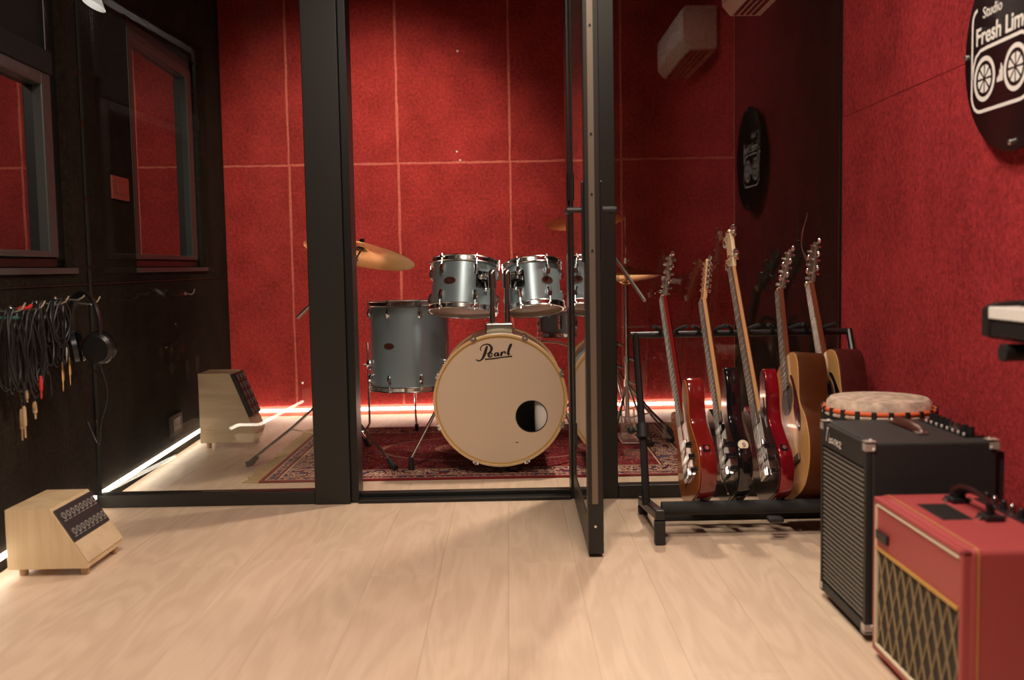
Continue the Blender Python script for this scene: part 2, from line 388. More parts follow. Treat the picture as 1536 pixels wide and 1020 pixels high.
# windows
def window(name, W, label, st, sash_top=None):
    v0, v1, z0, z1 = W
    t = thing(name, label, 'window', T=LT, kind='structure')
    f = MB(); d0, d1 = -.085, -.032
    f.bx(d0, d1, v0, v0+.07, z0, z1); f.bx(d0, d1, v1-.08, v1, z0, z1); f.bx(d0, d1, v0, v1, z0, z0+.035); f.bx(d0, d1, v0, v1, z1-.05, z1)
    f.build('window_frame', 'frame', t, bevel=.004)
    if sash_top: z1 = sash_top+.04
    s = MB(); d0, d1 = -.075, -.020
    s.bx(d0, d1, v1-.08-st, v1-.085, z0+.037, z1-.052); s.bx(d0, d1, v0+.075, v0+.14, z0+.037, z1-.052)
    s.bx(d0, d1, v0+.14, v1-.08-st, z0+.037, z0+.06); s.bx(d0, d1, v0+.14, v1-.08-st, z1-.10, z1-.052)
    sa = s.build('sash', 'greyframe', t, bevel=.006)
    MB().bx(-.066, -.056, v0+.14, v1-.08-st, z0+.06, z1-.10).build('pane', 'dglass', sa)
    MB().bx(-.155, .012, v0-.01, v1+.01, z0-.022, z0-.001).build('sill', 'greyframe', t, bevel=.003)
    return t
w1 = window('window_1', W1, 'dark window above the cable hooks in the front room', .08, 1.63)
MB().bx(-.085, -.012, W1[0]+.071, W1[1]-.081, 1.615, 1.695).build('transom', 'void', w1, bevel=.004)
MB().bx(-.070, -.050, W1[0]+.071, W1[1]-.03, 1.696, W1[3]-.051).build('blackout_panel', 'void', w1)
window('window_2', W2, 'dark window behind the glass partition in the drum room', .10)

# back wall: red carpet tiles with pale frayed seams
def tiles(parent, us, zs, place, mat, th=.012, wob=.009, g=.0045):
    """carpet tiles whose edges waver; place(u, z, depth) gives a point"""
    for i in range(len(us)-1):
        for j in range(len(zs)-1):
            u0, u1, z0, z1 = us[i], us[i+1], zs[j], zs[j+1]; n = 14; poly = []
            for k in range(n): poly.append((u0+g+(u1-u0-2*g)*k/n, z0+g+R.uniform(0, wob)*.6))
            for k in range(n): poly.append((u1-g-R.uniform(0, wob)*.6, z0+g+(z1-z0-2*g)*k/n))
            for k in range(n): poly.append((u1-g-(u1-u0-2*g)*k/n, z1-g-R.uniform(0, wob)*.6))
            for k in range(n): poly.append((u0+g+R.uniform(0, wob)*.6, z1-g-(z1-z0-2*g)*k/n))
            b = MB(); A = [b.bm.verts.new(place(*p, 0)) for p in poly]; B = [b.bm.verts.new(place(*p, th)) for p in poly]
            b.bm.faces.new(B); m_ = len(poly)
            for k in range(m_): b.bm.faces.new((A[k], A[(k+1) % m_], B[(k+1) % m_], B[k]))
            b.build('carpet_tile', mat, parent)
bw = tag(MB().bx(-1.95, 1.6, BY+.014, BY+.14, 0, CEIL).build('wall_back', 'redseam'), 'red carpeted wall behind the drum kit with pale seams', 'wall', kind='structure')
seam_x = [-1.76, aty(433, 250, BY).x, aty(597, 250, BY).x, aty(765, 250, BY).x, aty(932, 250, BY).x, RX2]
tiles(bw, seam_x, [.055, aty(640, 244, BY).z, CEIL], lambda u, z, d: (u, BY+.0138-d*.22, z), 'red')
MB().bx(-1.74, RX2, BY+.002, BY+.013, 0, .018).build('kick_strip', 'redseam', bw)
for px, py in ((686, 76), (685, 227), (690, 240)):
    q = aty(px, py, BY); MB().cyl((q.x, BY+.0112, q.z), (q.x, BY+.0085, q.z), .006, 8).build('tack', 'print', bw)
# right walls
rw = tag(MB().bx(RX+.014, RX+.30, REAR, PY+.05, 0, CEIL).build('wall_right', 'redseam'), 'red carpeted wall carrying the round black sign', 'wall', kind='structure')
zs = atx(1320, 150, RX).z
tiles(rw, [REAR, -.6, .1, .8, 1.5, 2.2, 2.93, 3.58, PY+.05], [0, zs, CEIL], lambda u, z, d: (RX+.0138-d*.22, u, z), 'redr', wob=.001, g=.0012)
MB().bx(RX+.002, RX+.30, PY+.051, PY+.060, 0, CEIL).build('end_trim', 'frame', rw)
dw = MB().bx(RX2, RX2+.2, PY+.065, BY+.013, 0, CEIL).build('wall_right_drum_room', 'black')
tag(dw, 'black carpeted wall of the drum room behind the guitars', 'wall', kind='structure')

# LED strips along the wall bases
def led(pts_u, label, T=None, along='v'):
    o = MB().bx(*pts_u).build('led_strip', 'led'); 
    if T: o.matrix_world = T
    return tag(o, label, 'light strip', 'light strips along the wall bases')
led((-1.725, RX2-.01, BY-.012, BY+.001, .028, .044), 'white light strip along the foot of the red back wall')
led((.001, .014, .065, BY-PY-.03, .044, .057), 'white light strip along the foot of the black wall behind the glass', LT)
led((.001, .014, -1.64, -.03, .044, .057), 'white light strip along the foot of the black wall under the cables', LT)
led((-.015+.02, .118, -1.659, -1.646, .044, .057), 'short white light strip across the jog of the black wall', LT)
led((.121, .134, -2.60, -1.66, .044, .057), 'white light strip on the jutting part of the black wall', LT)

led((-.215, -.135, -3.649, -3.636, .044, .057), 'short white light strip in the recess of the black wall', LT)
# ceiling lamps (out of frame, they light the rooms)
for i, (x, y) in enumerate(FRONT_LAMPS):
    t = thing('ceiling_lamp', ['large square ceiling lamp of the front room', 'small square ceiling lamp of the front room'][i], 'lamp', (x, y, CEIL))
    s = (.23, .17)[i]
    MB().bx(-s, s, -s, s, -.04, 0).build('housing', 'frame', t, bevel=.003)
    MB().bx(-s+.02, s-.02, -s+.02, s-.02, -.045, -.041).build('diffuser', 'lamp', t)
for i, (p, tg, e, _) in enumerate(SPOTS):
    t = thing('spot_lamp', ['ceiling spot lamp aimed at the red back wall', 'ceiling spot lamp beside the air conditioner'][i], 'lamp', (p[0], p[1], CEIL))
    MB().cyl((0, 0, 0), (0, 0, -.02), .05).cyl((0, 0, -.02), (0, 0, -.10), .012).build('mount', 'frame', t)
    d = (Vector(tg)-Vector(p)).normalized()
    pr = Vector((0, 0, -.10)); 
    MB().cyl(pr-d*.06, pr+d*.05, .042, 18).build('spot_head', 'frame', t, smooth=True)
    MB().cyl(pr+d*.0505, pr+d*.053, .034, 18).build('lens', 'lamp', t)

# ------------------------------------------------------------------ glass partition and door
pt = thing('wall_partition', 'black framed glass partition between the two rooms', 'partition', kind='structure')
PX0, PX1 = aty(461, 370, PY).x, aty(526.5, 370, PY).x          # left post
JX = aty(850, 200, PY).x                                        # hinge jamb of the doorway
QX1 = aty(923, 300, PY).x                                       # right edge of the right post
D = .11
LX = -1.61
MB().bx(PX0, PX1-.03, PY-.01, PY+D, 0, CEIL-.001).build('post', 'frame2', pt, bevel=.003)
MB().bx(PX1-.029, PX1, PY+.012, PY+D+.02, 0, CEIL-.001).build('strike_jamb', 'frame', pt, bevel=.002)
MB().bx(JX+.02, QX1, PY+.0, PY+D, 0, CEIL-.001).build('post', 'frame2', pt, bevel=.003)
MB().bx(JX, JX+.019, PY+.012, PY+D+.02, 0, CEIL-.001).build('hinge_jamb', 'frame', pt, bevel=.002)
MB().bx(LX+.005, PX0-.001, PY, PY+.06, 0, .052).build('bottom_rail', 'frame2', pt, bevel=.003)
MB().bx(QX1+.001, RX-.004, PY, PY+.06, 0, .052).build('bottom_rail', 'frame2', pt, bevel=.003)
MB().bx(PX1+.001, JX-.001, PY-.005, PY+.09, 0, .014).bx(PX1+.001, JX-.001, PY+.05, PY+.09, .014, .030).build('threshold', 'frame', pt, bevel=.002)
MB().bx(LX+.005, RX-.004, PY+.001, PY+.10, 2.50, CEIL-.001).build('head_rail', 'frame2', pt)
MB().bx(LX+.0055, PX0-.001, PY+.026, PY+.036, .0525, 2.499).build('glass_pane', 'glass', pt)
MB().bx(QX1+.001, RX-.006, PY+.026, PY+.036, .0525, 2.499).build('glass_pane', 'glass', pt)
b = MB()
z = .06
while z < 2.45:
    h = R.uniform(.05, .3); b.bx(LX+.004, LX+.004+R.uniform(.002, .005), PY+.02, PY+.042, z, z+h); z += h+R.uniform(0, .03)
b.build('silicone_joint', 'seal', pt)

# the door leaf, swung open towards the viewer
hx, hy = JX+.020, PY-.012
fx = aty(889, 300, 3.05).x                                      # middle of the free edge
leaf = .765
ang = math.atan2((fx-.002)-(hx+.012), leaf)
dr = thing('door_1', 'black framed glass door standing open into the front room', 'door', (hx+.012, hy, 0), (0, 0, ang), kind='structure')
# local frame: leaf runs along -y from the hinge, thickness in x
t0, t1 = -.024, .024
st = .06
MB().bx(t0, t1, -st, 0, .012, 2.48).build('stile', 'frame2', dr, bevel=.003)
MB().bx(t0, t1, -leaf, -leaf+st, .012, 2.48).build('stile', 'frame2', dr, bevel=.003)
MB().bx(t0, t1, -leaf+st+.001, -st-.001, .012, .12).build('rail', 'frame2', dr, bevel=.003)
MB().bx(t0, t1, -leaf+st+.001, -st-.001, 2.38, 2.48).build('rail', 'frame2', dr, bevel=.003)
MB().bx(-.021, -.013, -leaf+st+.001, -st-.001, .121, 2.379).build('glass_pane', 'glass', dr)
ls = MB().bx(-.011, .007, -leaf-.003, -leaf-.0005, .17, 2.40).build('lock_strip', 'lock', dr)
for z in (.10, .95, 1.12, 1.30, 1.62, 1.95):
    MB().cyl((-.002, -leaf-.006, z), (-.002, -leaf-.0032, z), .004, 8).build('screw', 'chrome', ls if z > .15 else dr)
for z in (.25, 1.2, 2.2):
    MB().cyl((t0-.004, .004, z-.05), (t0-.004, .004, z+.05), .007, 10).build('hinge', 'frame', dr)
zh = 1.075
for s in (-1, 1):
    hd = MB().bx(s*.0245, s*.032, -leaf+.012, -leaf+.045, zh-.16, zh+.085).build('handle', 'blackpl', dr, bevel=.002)
    lv = MB(); y = -leaf+.03
    lv.cyl((s*.032, y, zh), (s*.075, y, zh), .009, 10); lv.tube([(s*.070, y-.004, zh), (s*.072, y+.02, zh), (s*.072, y+.12, zh)], .009, 8)
    lv.build('lever', 'blackpl', hd, smooth=True)

# ------------------------------------------------------------------ wall fixtures
t = thing('light_switch', 'square red light switch on the black wall', 'switch', T=LT @ Matrix.Translation((0, .43, 1.262)))
MB().bx(.0005, .010, -.105, .105, -.048, .048).build('plate', 'switch', t, bevel=.003)
MB().bx(.0105, .015, -.055, .065, -.024, .024).build('rocker', 'switch', t, bevel=.002)
t = thing('wall_socket', 'dim grey socket plate low on the black wall', 'socket', T=LT @ Matrix.Translation((0, 1.10, .155)))
MB().bx(.0005, .008, -.11, .11, -.05, .05).build('plate', 'rubber', t, bevel=.003)
MB().bx(.0085, .010, -.06, .06, -.03, .03).build('insert', 'frame', t)
t = thing('wall_lamp', 'white funnel-shaped wall lamp high on the black wall', 'lamp', T=LT @ Matrix.Translation((.027, .160, 1.946)) @ Matrix.Diagonal((.26, 1.2, 1, 1)))
MB().lathe([(.092, 0), (.088, .004), (.030, .075), (.024, .16), (0, .163), (0, .158), (.021, .156), (.027, .075), (.084, .003)], 28).build('shade', 'shade', t, smooth=True)
MB().bx(-.099, -.080, -.03, .03, .05, .15).cyl((-.080, 0, .10), (-.026, 0, .10), .008, 10).build('bracket', 'frame', t)
def air_con(loc, label):
    t = thing('air_conditioner', label, 'air conditioner', loc, group='air conditioners on the right walls')   # local: wall at x = 0, unit towards -x, length along y
    L = .48
    prof = [(-.001, 0), (-.001, .26), (-.19, .26), (-.215, .235), (-.215, .055), (-.17, 0)]
    MB().prism([(p[0], p[1]) for p in prof], -L, L, 'y').build('housing', 'beige', t, bevel=.008)
    MB().bx(-.219, -.2155, -L+.02, L-.02, .07, .235).build('front_panel', 'white', t, bevel=.002)
    for k in range(4):
        x = -.055-.032*k
        MB().bx(x-.009, x+.009, -L+.05, L-.05, -.006, -.0005).build('louvre', 'frame', t)
    return t
air_con((RX-.001, 1.14, 2.175), 'white air conditioner on the red wall of the front room')
air_con((RX2-.001, 5.06, 2.235), 'warm white air conditioner on the black drum room wall')

# ------------------------------------------------------------------ round sign on the right wall
SC = Vector((RX-.022, 2.493, 1.436)); SR = .265
# sign frame: x to the viewer's right along the wall (towards -y), y up, z out of the wall (-x)
ST = Matrix.Translation(SC) @ Matrix(((0, 0, -1, 0), (-1, 0, 0, 0), (0, 1, 0, 0), (0, 0, 0, 1)))
t = thing('round_sign', 'round black sign with white cassette and lime logo', 'sign', T=ST)
MB().lathe([(0, -.005), (SR, -.005), (SR, .004), (SR-.002, .005), (0, .005)], 72).build('disc', 'sign', t, smooth=True)
for a in (178, 270, 2, 90):
    x, y = (SR-.02)*math.cos(math.radians(a)), (SR-.02)*math.sin(math.radians(a))
    MB().cyl((x, y, -.0085), (x, y, .012), .008, 12).ball((x, y, .012), .008, 10, (1, 1, .5)).build('standoff_bolt', 'steel', t, smooth=True)
def sy(y): return SC.y - y            # wall y to sign x
I = Matrix.Translation((0, 0, .0056))
def rrect(x0, x1, y0, y1, r, k=8):
    o = []
    for cx, cy, a in ((x1-r, y0+r, -90), (x1-r, y1-r, 0), (x0+r, y1-r, 90), (x0+r, y0+r, 180)):
        for i in range(k+1): o.append((cx+r*math.cos(math.radians(a+90*i/k)), cy+r*math.sin(math.radians(a+90*i/k))))
    return o
b = MB()
cx0, cx1 = sy(2.712), sy(2.405); zc = -.064
out = [(cx0+.022, .122), (cx0+.008, .114), (cx0, .095)] + [(cx0, y) for y in (.0, -.08)] + rrect(cx0, cx1, -.146, .122, .05)[27:36] 
pts = [(cx0+.026, .121), (cx0+.012, .116), (cx0+.003, .104), (cx0, .085), (cx0, -.09)]
pts += [(cx0+.05-.05*math.cos(math.radians(a)), -.096-.05*math.sin(math.radians(a))) for a in (10, 30, 50, 70, 90)]
pts += [(cx1-.05+.05*math.sin(math.radians(a)), -.096-.05*math.cos(math.radians(a))) for a in (0, 20, 45, 70, 90)] + [(cx1, .085)]
ribbon(b, pts, .009, I)
px0, px1 = cx0+.004, cx1
pp = [(px0+.0, -.055), (px0+.004, -.025), (px0+.018, .000), (px0+.042, .012), (px0+.075, .014), (px1-.05, .014), (px1-.02, .004), (px1-.004, -.018), (px1, -.05)]
ribbon(b, pp, .009, I)
for wy in (2.642, 2.482):
    c = Vector((sy(wy), zc))
    ribbon(b, [(c.x+.052*math.cos(a*PI/18), c.y+.052*math.sin(a*PI/18)) for a in range(37)], .012, I)
    for k in range(8):                                             # lime segments
        a0 = k*PI/4+.09; a1 = (k+1)*PI/4-.09
        arc = [c+Vector((math.cos(a0+(a1-a0)*i/4), math.sin(a0+(a1-a0)*i/4)))*.036 for i in range(5)]
        mid = c+Vector((math.cos((a0+a1)/2), math.sin((a0+a1)/2)))*.006
        b.bm.faces.new([b.bm.verts.new(I @ Vector((*p, .0008))) for p in [mid]+arc])
for k, h in enumerate((.012, .016, .030, .044, .036)):
    x = sy(2.572)+.0062*k; b.bx(x-.0026, x+.0026, -.085, -.085+h, .0056, .0064)
b.build('printed_logo', 'print', t)
for txt, size, x, y, bold in (('Fresh Lime', .062, sy(2.692), .028, .0012), ('Studio', .040, sy(2.655), .092, 0)):
    me = text_mesh(txt, size, Matrix.Translation((x, y, .0066)), 0, bold); me.materials.append(M['print']); link('lettering', me, t)['kind'] = 'stuff'

# ------------------------------------------------------------------ keyboard on its stand, right edge
kx, kz = aty(1476, 470, 2.0).x, 0
kb = thing('keyboard', 'black keyboard with white keys on a stand by the red wall', 'keyboard', (0, 0, 0))
KX0, KX1, KY1, KY0 = .979, 1.262, 2.06, .86
zt = aty(1476, 459, KY1).z
zb = aty(1480, 508, KY1).z
body = [(KX0, zb+.010), (KX0+.02, zb), (KX1, zb), (KX1, zt+.022), (KX0+.16, zt+.022), (KX0+.155, zt-.010), (KX0, zt-.030)]
MB().prism(body, KY0+.03, KY1-.03, 'y').build('body', 'blackpl', kb, bevel=.003)
for y0, y1 in ((KY1-.029, KY1), (KY0, KY0+.029)):
    MB().prism([(KX0-.004, zb+.008), (KX0+.02, zb), (KX1, zb), (KX1, zt+.024), (KX0+.02, zt+.008), (KX0-.004, zt-.002)], y0, y1, 'y').build('end_cheek', 'frame2', kb, bevel=.004)
n = 49; kw = (KY1-KY0-.062)/n
me = MB().bx(-.004, .145, -kw/2+.0006, kw/2-.0006, -.024, 0).mesh('white_key', bevel=.0012, seg=1); me.materials.append(M['keyw'])
mk = MB().bx(.05, .145, -.0048, .0048, -.01, .011).mesh('black_key', bevel=.0012, seg=1); mk.materials.append(M['blackpl'])
for i in range(n):
    y = KY1-.031-kw*(i+.5)
    link('white_key', me, kb).location = (KX0, y, zt)
    if i % 7 not in (2, 6) and i < n-1: link('black_key', mk, kb).location = (KX0, y-kw/2, zt)
ks = thing('keyboard_stand', 'black tube stand carrying the keyboard', 'stand', (0, 0, 0))
p = aty(1515, 526, 2.0)
for yy in (1.98, .98):
    MB().cyl((p.x-.02, yy, zb-.022), (KX1-.01, yy, zb-.022), .0175, 14).build('support_arm', 'blackpl', ks, smooth=True)
    MB().cyl((p.x-.026, yy, zb-.022), (p.x-.0205, yy, zb-.022), .0185, 14).build('end_cap', 'rubber', ks)
    MB().tube([(1.225, yy, zb-.03), (1.225, yy, .03)], .017, 10).build('upright', 'blackpl', ks)
    MB().tube([(1.115, yy-.0, .018), (1.262, yy, .018)], .0175, 10).build('foot', 'blackpl', ks)
MB().tube([(1.225, 1.96, .25), (1.225, 1.0, .25)], .014, 10).build('crossbar', 'blackpl', ks)

# ------------------------------------------------------------------ black bass combo amplifier
AX0, AX1 = .832, 1.142
ya, yb = 2.315, 2.655
ztop = aty(1300, 664, ya).z
am = thing('bass_amplifier', 'black combo amplifier with ribbed grey grille and metal corners', 'amplifier', (0, 0, 0))
z0 = .022
MB().bx(AX0+.012, AX1, ya, yb, z0, ztop).build('cabinet', 'tolex', am, bevel=.008, seg=3)
MB().bx(AX1+.001, AX1+.022, ya+.012, yb-.012, z0+.01, ztop-.03).build('rear_panel', 'tolex', am, bevel=.003)
fr = MB(); fr.bx(AX0, AX0+.0115, ya, ya+.016, z0, ztop-.004); fr.bx(AX0, AX0+.0115, yb-.012, yb, z0, ztop-.004); fr.bx(AX0, AX0+.0115, ya+.0161, yb-.0121, z0, z0+.022); fr.bx(AX0, AX0+.0115, ya+.0161, yb-.0121, ztop-.062, ztop-.004)
fr.build('baffle_frame', 'tolex', am)
MB().bx(AX0+.009, AX0+.0118, ya+.016, yb-.012, z0+.022, ztop-.062).build('grille_backing', 'rubber', am)
zz0, zz1 = z0+.026, ztop-.066; nb = 30; pitch = (zz1-zz0)/nb
gm = MB().cyl((0, ya+.017, 0), (0, yb-.013, 0), pitch*.27, 8).mesh('grille_bar', smooth=True); gm.materials.append(M['grille'])
for i in range(nb): link('grille_bar', gm, am).location = (AX0+.0055, 0, zz0+pitch*(i+.5))
# script badge on the upper strip: a pen-drawn word
BT = Matrix.Translation((AX0-.0012, yb-.05, ztop-.047)) @ Matrix(((0, 0, -1, 0), (-1, 0, 0, 0), (0, 1, 0, 0), (0, 0, 0, 1)))
b = MB()
for pts in ([(.0, .0), (.004, .018), (.008, .026)], [(.003, .027), (.012, .029)], [(.012, .0), (.016, .020), (.013, .006), (.019, .010), (.020, .002), (.013, .001)],
            [(.030, .011), (.024, .009), (.024, .002), (.030, .004), (.032, .011), (.032, .001)], [(.037, .0), (.039, .010), (.044, .011), (.044, .001)],
            [(.049, .006), (.055, .008), (.053, .012), (.048, .006), (.051, .001), (.057, .003)], [(.060, .011), (.068, .011), (.060, .001), (.070, .001)]):
    ribbon(b, [(x*1.7, y*1.3) for x, y in spline([(p[0], p[1]) for p in pts], 5, False)], .0038, BT)
b.build('script_badge', 'print', am)
for x, y in ((AX0+.004, ya+.004), (AX1-.004, ya+.004), (AX0+.004, yb-.004), (AX1-.004, yb-.004)):
    for z, s in ((ztop-.004, -1), (z0+.004, 1)):
        dx = 1 if x < 1 else -1; dy = 1 if y < 2.5 else -1
        c = MB()
        c.bx(min(x-dx*.006, x+dx*.017), max(x-dx*.006, x+dx*.017), min(y-dy*.006, y-dy*.0045), max(y-dy*.006, y-dy*.0045), min(z, z+s*.017), max(z, z+s*.017))
        c.bx(min(x-dx*.006, x-dx*.0045), max(x-dx*.006, x-dx*.0045), min(y-dy*.0044, y+dy*.017), max(y-dy*.0044, y+dy*.017), min(z, z+s*.017), max(z, z+s*.017))
        c.bx(min(x-dx*.006, x+dx*.020), max(x-dx*.006, x+dx*.020), min(y-dy*.006, y+dy*.02), max(y-dy*.006, y+dy*.02), min(z-s*.006, z-s*.0045), max(z-s*.006, z-s*.0045))
        c.ball((x+dx*.013, y-dy*.006, z+s*.013), .0045, 8); c.ball((x+dx*.011, y+dy*.011, z-s*.006), .0045, 8)
        c.build('metal_corner', 'nickel', am)
hd = MB().tube([(1.0, ya+.10, ztop+.004), (1.0, ya+.12, ztop+.011), (1.0, (ya+yb)/2, ztop+.014), (1.0, yb-.08, ztop+.011), (1.0, yb-.06, ztop+.004)], .012, 8, flat=.35).build('strap_handle', 'badge', am, smooth=True)
for y in (ya+.095, yb-.055): MB().bx(.986, 1.014, y-.014, y+.014, ztop+.0005, ztop+.006).ball((1.0, y, ztop+.007), .005, 8).build('handle_cap', 'steel', hd)
cp = MB().bx(1.080, 1.130, ya+.04, yb-.03, ztop-.0, ztop+.004).build('control_panel', 'gloss', am)
for i in range(8):
    y = yb-.055-i*.031
    MB().cyl((1.108, y, ztop+.0045), (1.108, y, ztop+.022), .0095, 12, .0080).build('knob', 'chrome' if i in (4, 5) else 'blackpl', cp, smooth=True)
    MB().cyl((1.088, y-.008, ztop+.0045), (1.088, y-.008, ztop+.0085), .003, 8).build('marker_light', 'print', cp)
for x in (AX0+.05, AX1-.04):
    for y in (ya+.04, yb-.04): MB().cyl((x, y, .001), (x, y, z0+.001), .016, 12, .019).build('foot', 'rubber', am)

# ------------------------------------------------------------------ red guitar amplifier with diamond grille
rx0, rx1 = .820, 1.070; ry0, ry1 = 1.787, 2.238
rt = aty(1310, 741, ry1).z; rz0 = .015
ra = thing('guitar_amplifier', 'red combo amplifier with diamond grille and gold piping', 'amplifier', (0, 0, 0))
sh = MB().bx(rx0+.010, rx1, ry0, ry1, rz0, rt).build('cabinet', 'redtolex', ra, bevel=.014, seg=4)
rim = MB(); w_ = .016
rim.bx(rx0, rx0+.022, ry0+.002, ry0+w_, rz0+.003, rt-.003); rim.bx(rx0, rx0+.022, ry1-w_, ry1-.002, rz0+.003, rt-.003)
rim.bx(rx0, rx0+.022, ry0+.002, ry1-.002, rt-w_, rt-.003); rim.bx(rx0, rx0+.022, ry0+.002, ry1-.002, rz0+.003, rz0+w_)
rim.build('front_rim', 'redtolex', ra, bevel=.005, seg=3)
zg = aty(1310, 818, ry1).z
MB().bx(rx0+.003, rx0+.0098, ry0+w_+.001, ry1-w_-.001, zg+.006, rt-w_-.001).build('upper_panel', 'redtolex', ra)
MB().bx(rx0+.006, rx0+.0098, ry0+w_+.001, ry1-w_-.001, rz0+w_+.001, zg-.001).build('grille_cloth', 'cloth', ra)
b = MB(); gy0, gy1, gz0, gz1 = ry0+w_+.007, ry1-w_-.007, rz0+w_+.007, zg-.002
def clip(y0, z0, y1, z1):
    """clip a cord to the grille rectangle (Liang-Barsky)"""
    t0, t1 = 0., 1.; dy, dz = y1-y0, z1-z0
    for p, q in ((-dy, y0-gy0), (dy, gy1-y0), (-dz, z0-gz0), (dz, gz1-z0)):
        if abs(p) < 1e-9:
            if q < 0: return None
        else:
            r = q/p
            if p < 0: t0 = max(t0, r)
            else: t1 = min(t1, r)
    return None if t0 >= t1-.01 else (y0+dy*t0, z0+dz*t0, y0+dy*t1, z0+dz*t1)
stp = .045; hh = gz1-gz0; sl = .42
for s in (-1, 1):
    k = -30
    while k < 45:
        yb_ = gy0+stp*k; c = clip(yb_, gz0, yb_+s*sl*hh, gz1)
        if c:
            for off in (-.0018, .0018): b.tube([(rx0+.0045, c[0]+off, c[1]), (rx0+.0045, c[2]+off, c[3])], .0012, 4)
        k += 1
gc = b.build('grille_cord', 'cord', ra); gc['kind'] = 'stuff'
tr = MB(); y0, y1 = ry0+w_+.001, ry1-w_-.001
tr.bx(rx0-.0005, rx0+.006, y1-.0055, y1, rz0+w_+.001, rt-w_-.001); tr.bx(rx0+.004, rx0+.006, y0, y0+.002, rz0+w_+.001, rt-w_-.001)
tr.bx(rx0-.0005, rx0+.006, y0, y1, rz0+w_+.001, rz0+w_+.0065); tr.bx(rx0-.0005, rx0+.006, y0, y1, rt-w_-.0045, rt-w_-.001)
tr.build('ivory_trim', 'trimw', ra)
MB().bx(rx0-.001, rx0+.008, ry0+w_+.004, ry1-w_-.007, zg-.001, zg+.0055).build('gold_trim', 'trimg', ra)
pc = .850
path = [(pc, ry0-.0005, rz0+.02), (pc, ry0-.0005, rt-.014), (pc, ry0+.0035, rt-.0035), (pc, ry0+.014, rt+.0005), (pc, ry1-.014, rt+.0005), (pc, ry1-.004, rt-.004), (pc, ry1+.0005, rt-.014), (pc, ry1+.0005, rz0+.02)]
MB().tube(path, .0011, 6).build('piping', 'trimg', ra)
zl = aty(1326, 798, ry1).z
bd = MB().bx(rx0-.003, rx0+.0028, ry1-.092, ry1-.026, zl-.006, zl+.015).build('badge_plate', 'frame', ra, bevel=.001)
LTm = Matrix.Translation((rx0-.0034, ry1-.034, zl-.001)) @ Matrix(((0, 0, -1, 0), (-1, 0, 0, 0), (0, 1, 0, 0), (0, 0, 0, 1)))
b = MB()
for pts in ([(0, .011), (.005, 0), (.010, .011)], [(.014, .005), (.017, .011), (.022, .011), (.025, .005), (.022, 0), (.017, 0), (.014, .005)], [(.029, .011), (.039, 0)], [(.029, 0), (.039, .011)]):
    ribbon(b, [(x*1.25, y) for x, y in pts], .0022, LTm)
b.build('badge_letters', 'grille', bd)
vt = MB().bx(.876, .938, 2.000, 2.130, rt+.0003, rt+.002).build('vent', 'foam', ra)
for i in range(6): MB().bx(.880+i*.0095, .8855+i*.0095, 2.005, 2.125, rt+.0021, rt+.0032).build('vent_slat', 'frame2', vt)
hx_ = .972
hd = MB().tube([(hx_, 1.995, rt+.008), (hx_, 2.000, rt+.026), (hx_, 2.025, rt+.038), (hx_, 2.07, rt+.042), (hx_, 2.115, rt+.038), (hx_, 2.145, rt+.026), (hx_, 2.150, rt+.008)], .017, 10, flat=.35).build('handle', 'blackpl', ra, smooth=True)
for y in (1.995, 2.150):
    MB().bx(hx_-.020, hx_+.020, y-.022, y+.022, rt+.0005, rt+.012).build('handle_cap', 'blackpl', hd, bevel=.004)
    for s in (-1, 1): MB().ball((hx_+s*.027, y, rt+.004), .006, 8).build('screw', 'chrome', hd)
cp = MB().bx(1.018, 1.052, 1.91, 2.17, rt+.0003, rt+.003).build('control_panel', 'blackpl', ra)
for i in range(6): MB().cyl((1.035, 2.145-i*.037, rt+.0035), (1.035, 2.145-i*.037, rt+.016), .008, 12, .006).ball((1.035, 2.145-i*.037, rt+.017), .0055, 8).build('knob', 'chrome' if i % 2 else 'blackpl', cp, smooth=True)
for x in (rx0+.05, rx1-.04):
    for y in (ry0+.05, ry1-.05): MB().cyl((x, y, .001), (x, y, rz0+.001), .014, 12).build('foot', 'rubber', ra)
b = MB().tube(spline([(1.076, 2.10, .30), (1.12, 2.12, .315), (1.17, 2.14, .30), (1.21, 2.16, .22), (1.225, 2.2, .10), (1.22, 2.25, .006)], 5, False), .0045, 7)
tag(b.build('power_cable', 'cable', smooth=True), 'thin black cable running behind the red amplifier', 'cable')

# ------------------------------------------------------------------ djembe behind the amplifiers
c = aty(1318, 598, 2.93)
dj = thing('djembe', 'goblet hand drum with goatskin head and orange rope ring', 'drum', (c.x, 2.93, 0))
r_ = .148; zt_ = c.z
MB().lathe([(.105, .002), (.108, .012), (.085, .10), (.072, .18), (.085, .24), (.125, .31), (r_-.008, zt_-.10), (r_-.004, zt_-.03), (.12, zt_-.03), (.06, .2), (.095, .002)], 32, close=True).build('shell', 'darkwood', dj, smooth=True)
MB().lathe([(0, zt_+.008), (r_*.6, zt_+.0075), (r_-.010, zt_+.004), (r_-.001, zt_-.006), (r_+.002, zt_-.028), (r_-.002, zt_-.030), (r_-.006, zt_-.012), (0, zt_-.002)], 40).build('skin_head', 'skin', dj, smooth=True)
MB().tube([((r_+.008)*math.cos(a*PI/20), (r_+.008)*math.sin(a*PI/20), zt_-.026) for a in range(40)], .0062, 8, True).build('rope_ring', 'orange', dj, smooth=True)
MB().tube([((r_+.008)*math.cos(a*PI/20), (r_+.008)*math.sin(a*PI/20), zt_-.0385) for a in range(40)], .0058, 8, True).build('rope_ring', 'skin', dj, smooth=True)
MB().tube([((r_+.006)*math.cos(a*PI/20), (r_+.006)*math.sin(a*PI/20), zt_-.052) for a in range(40)], .0070, 8, True).build('rope_ring', 'rubber', dj, smooth=True)
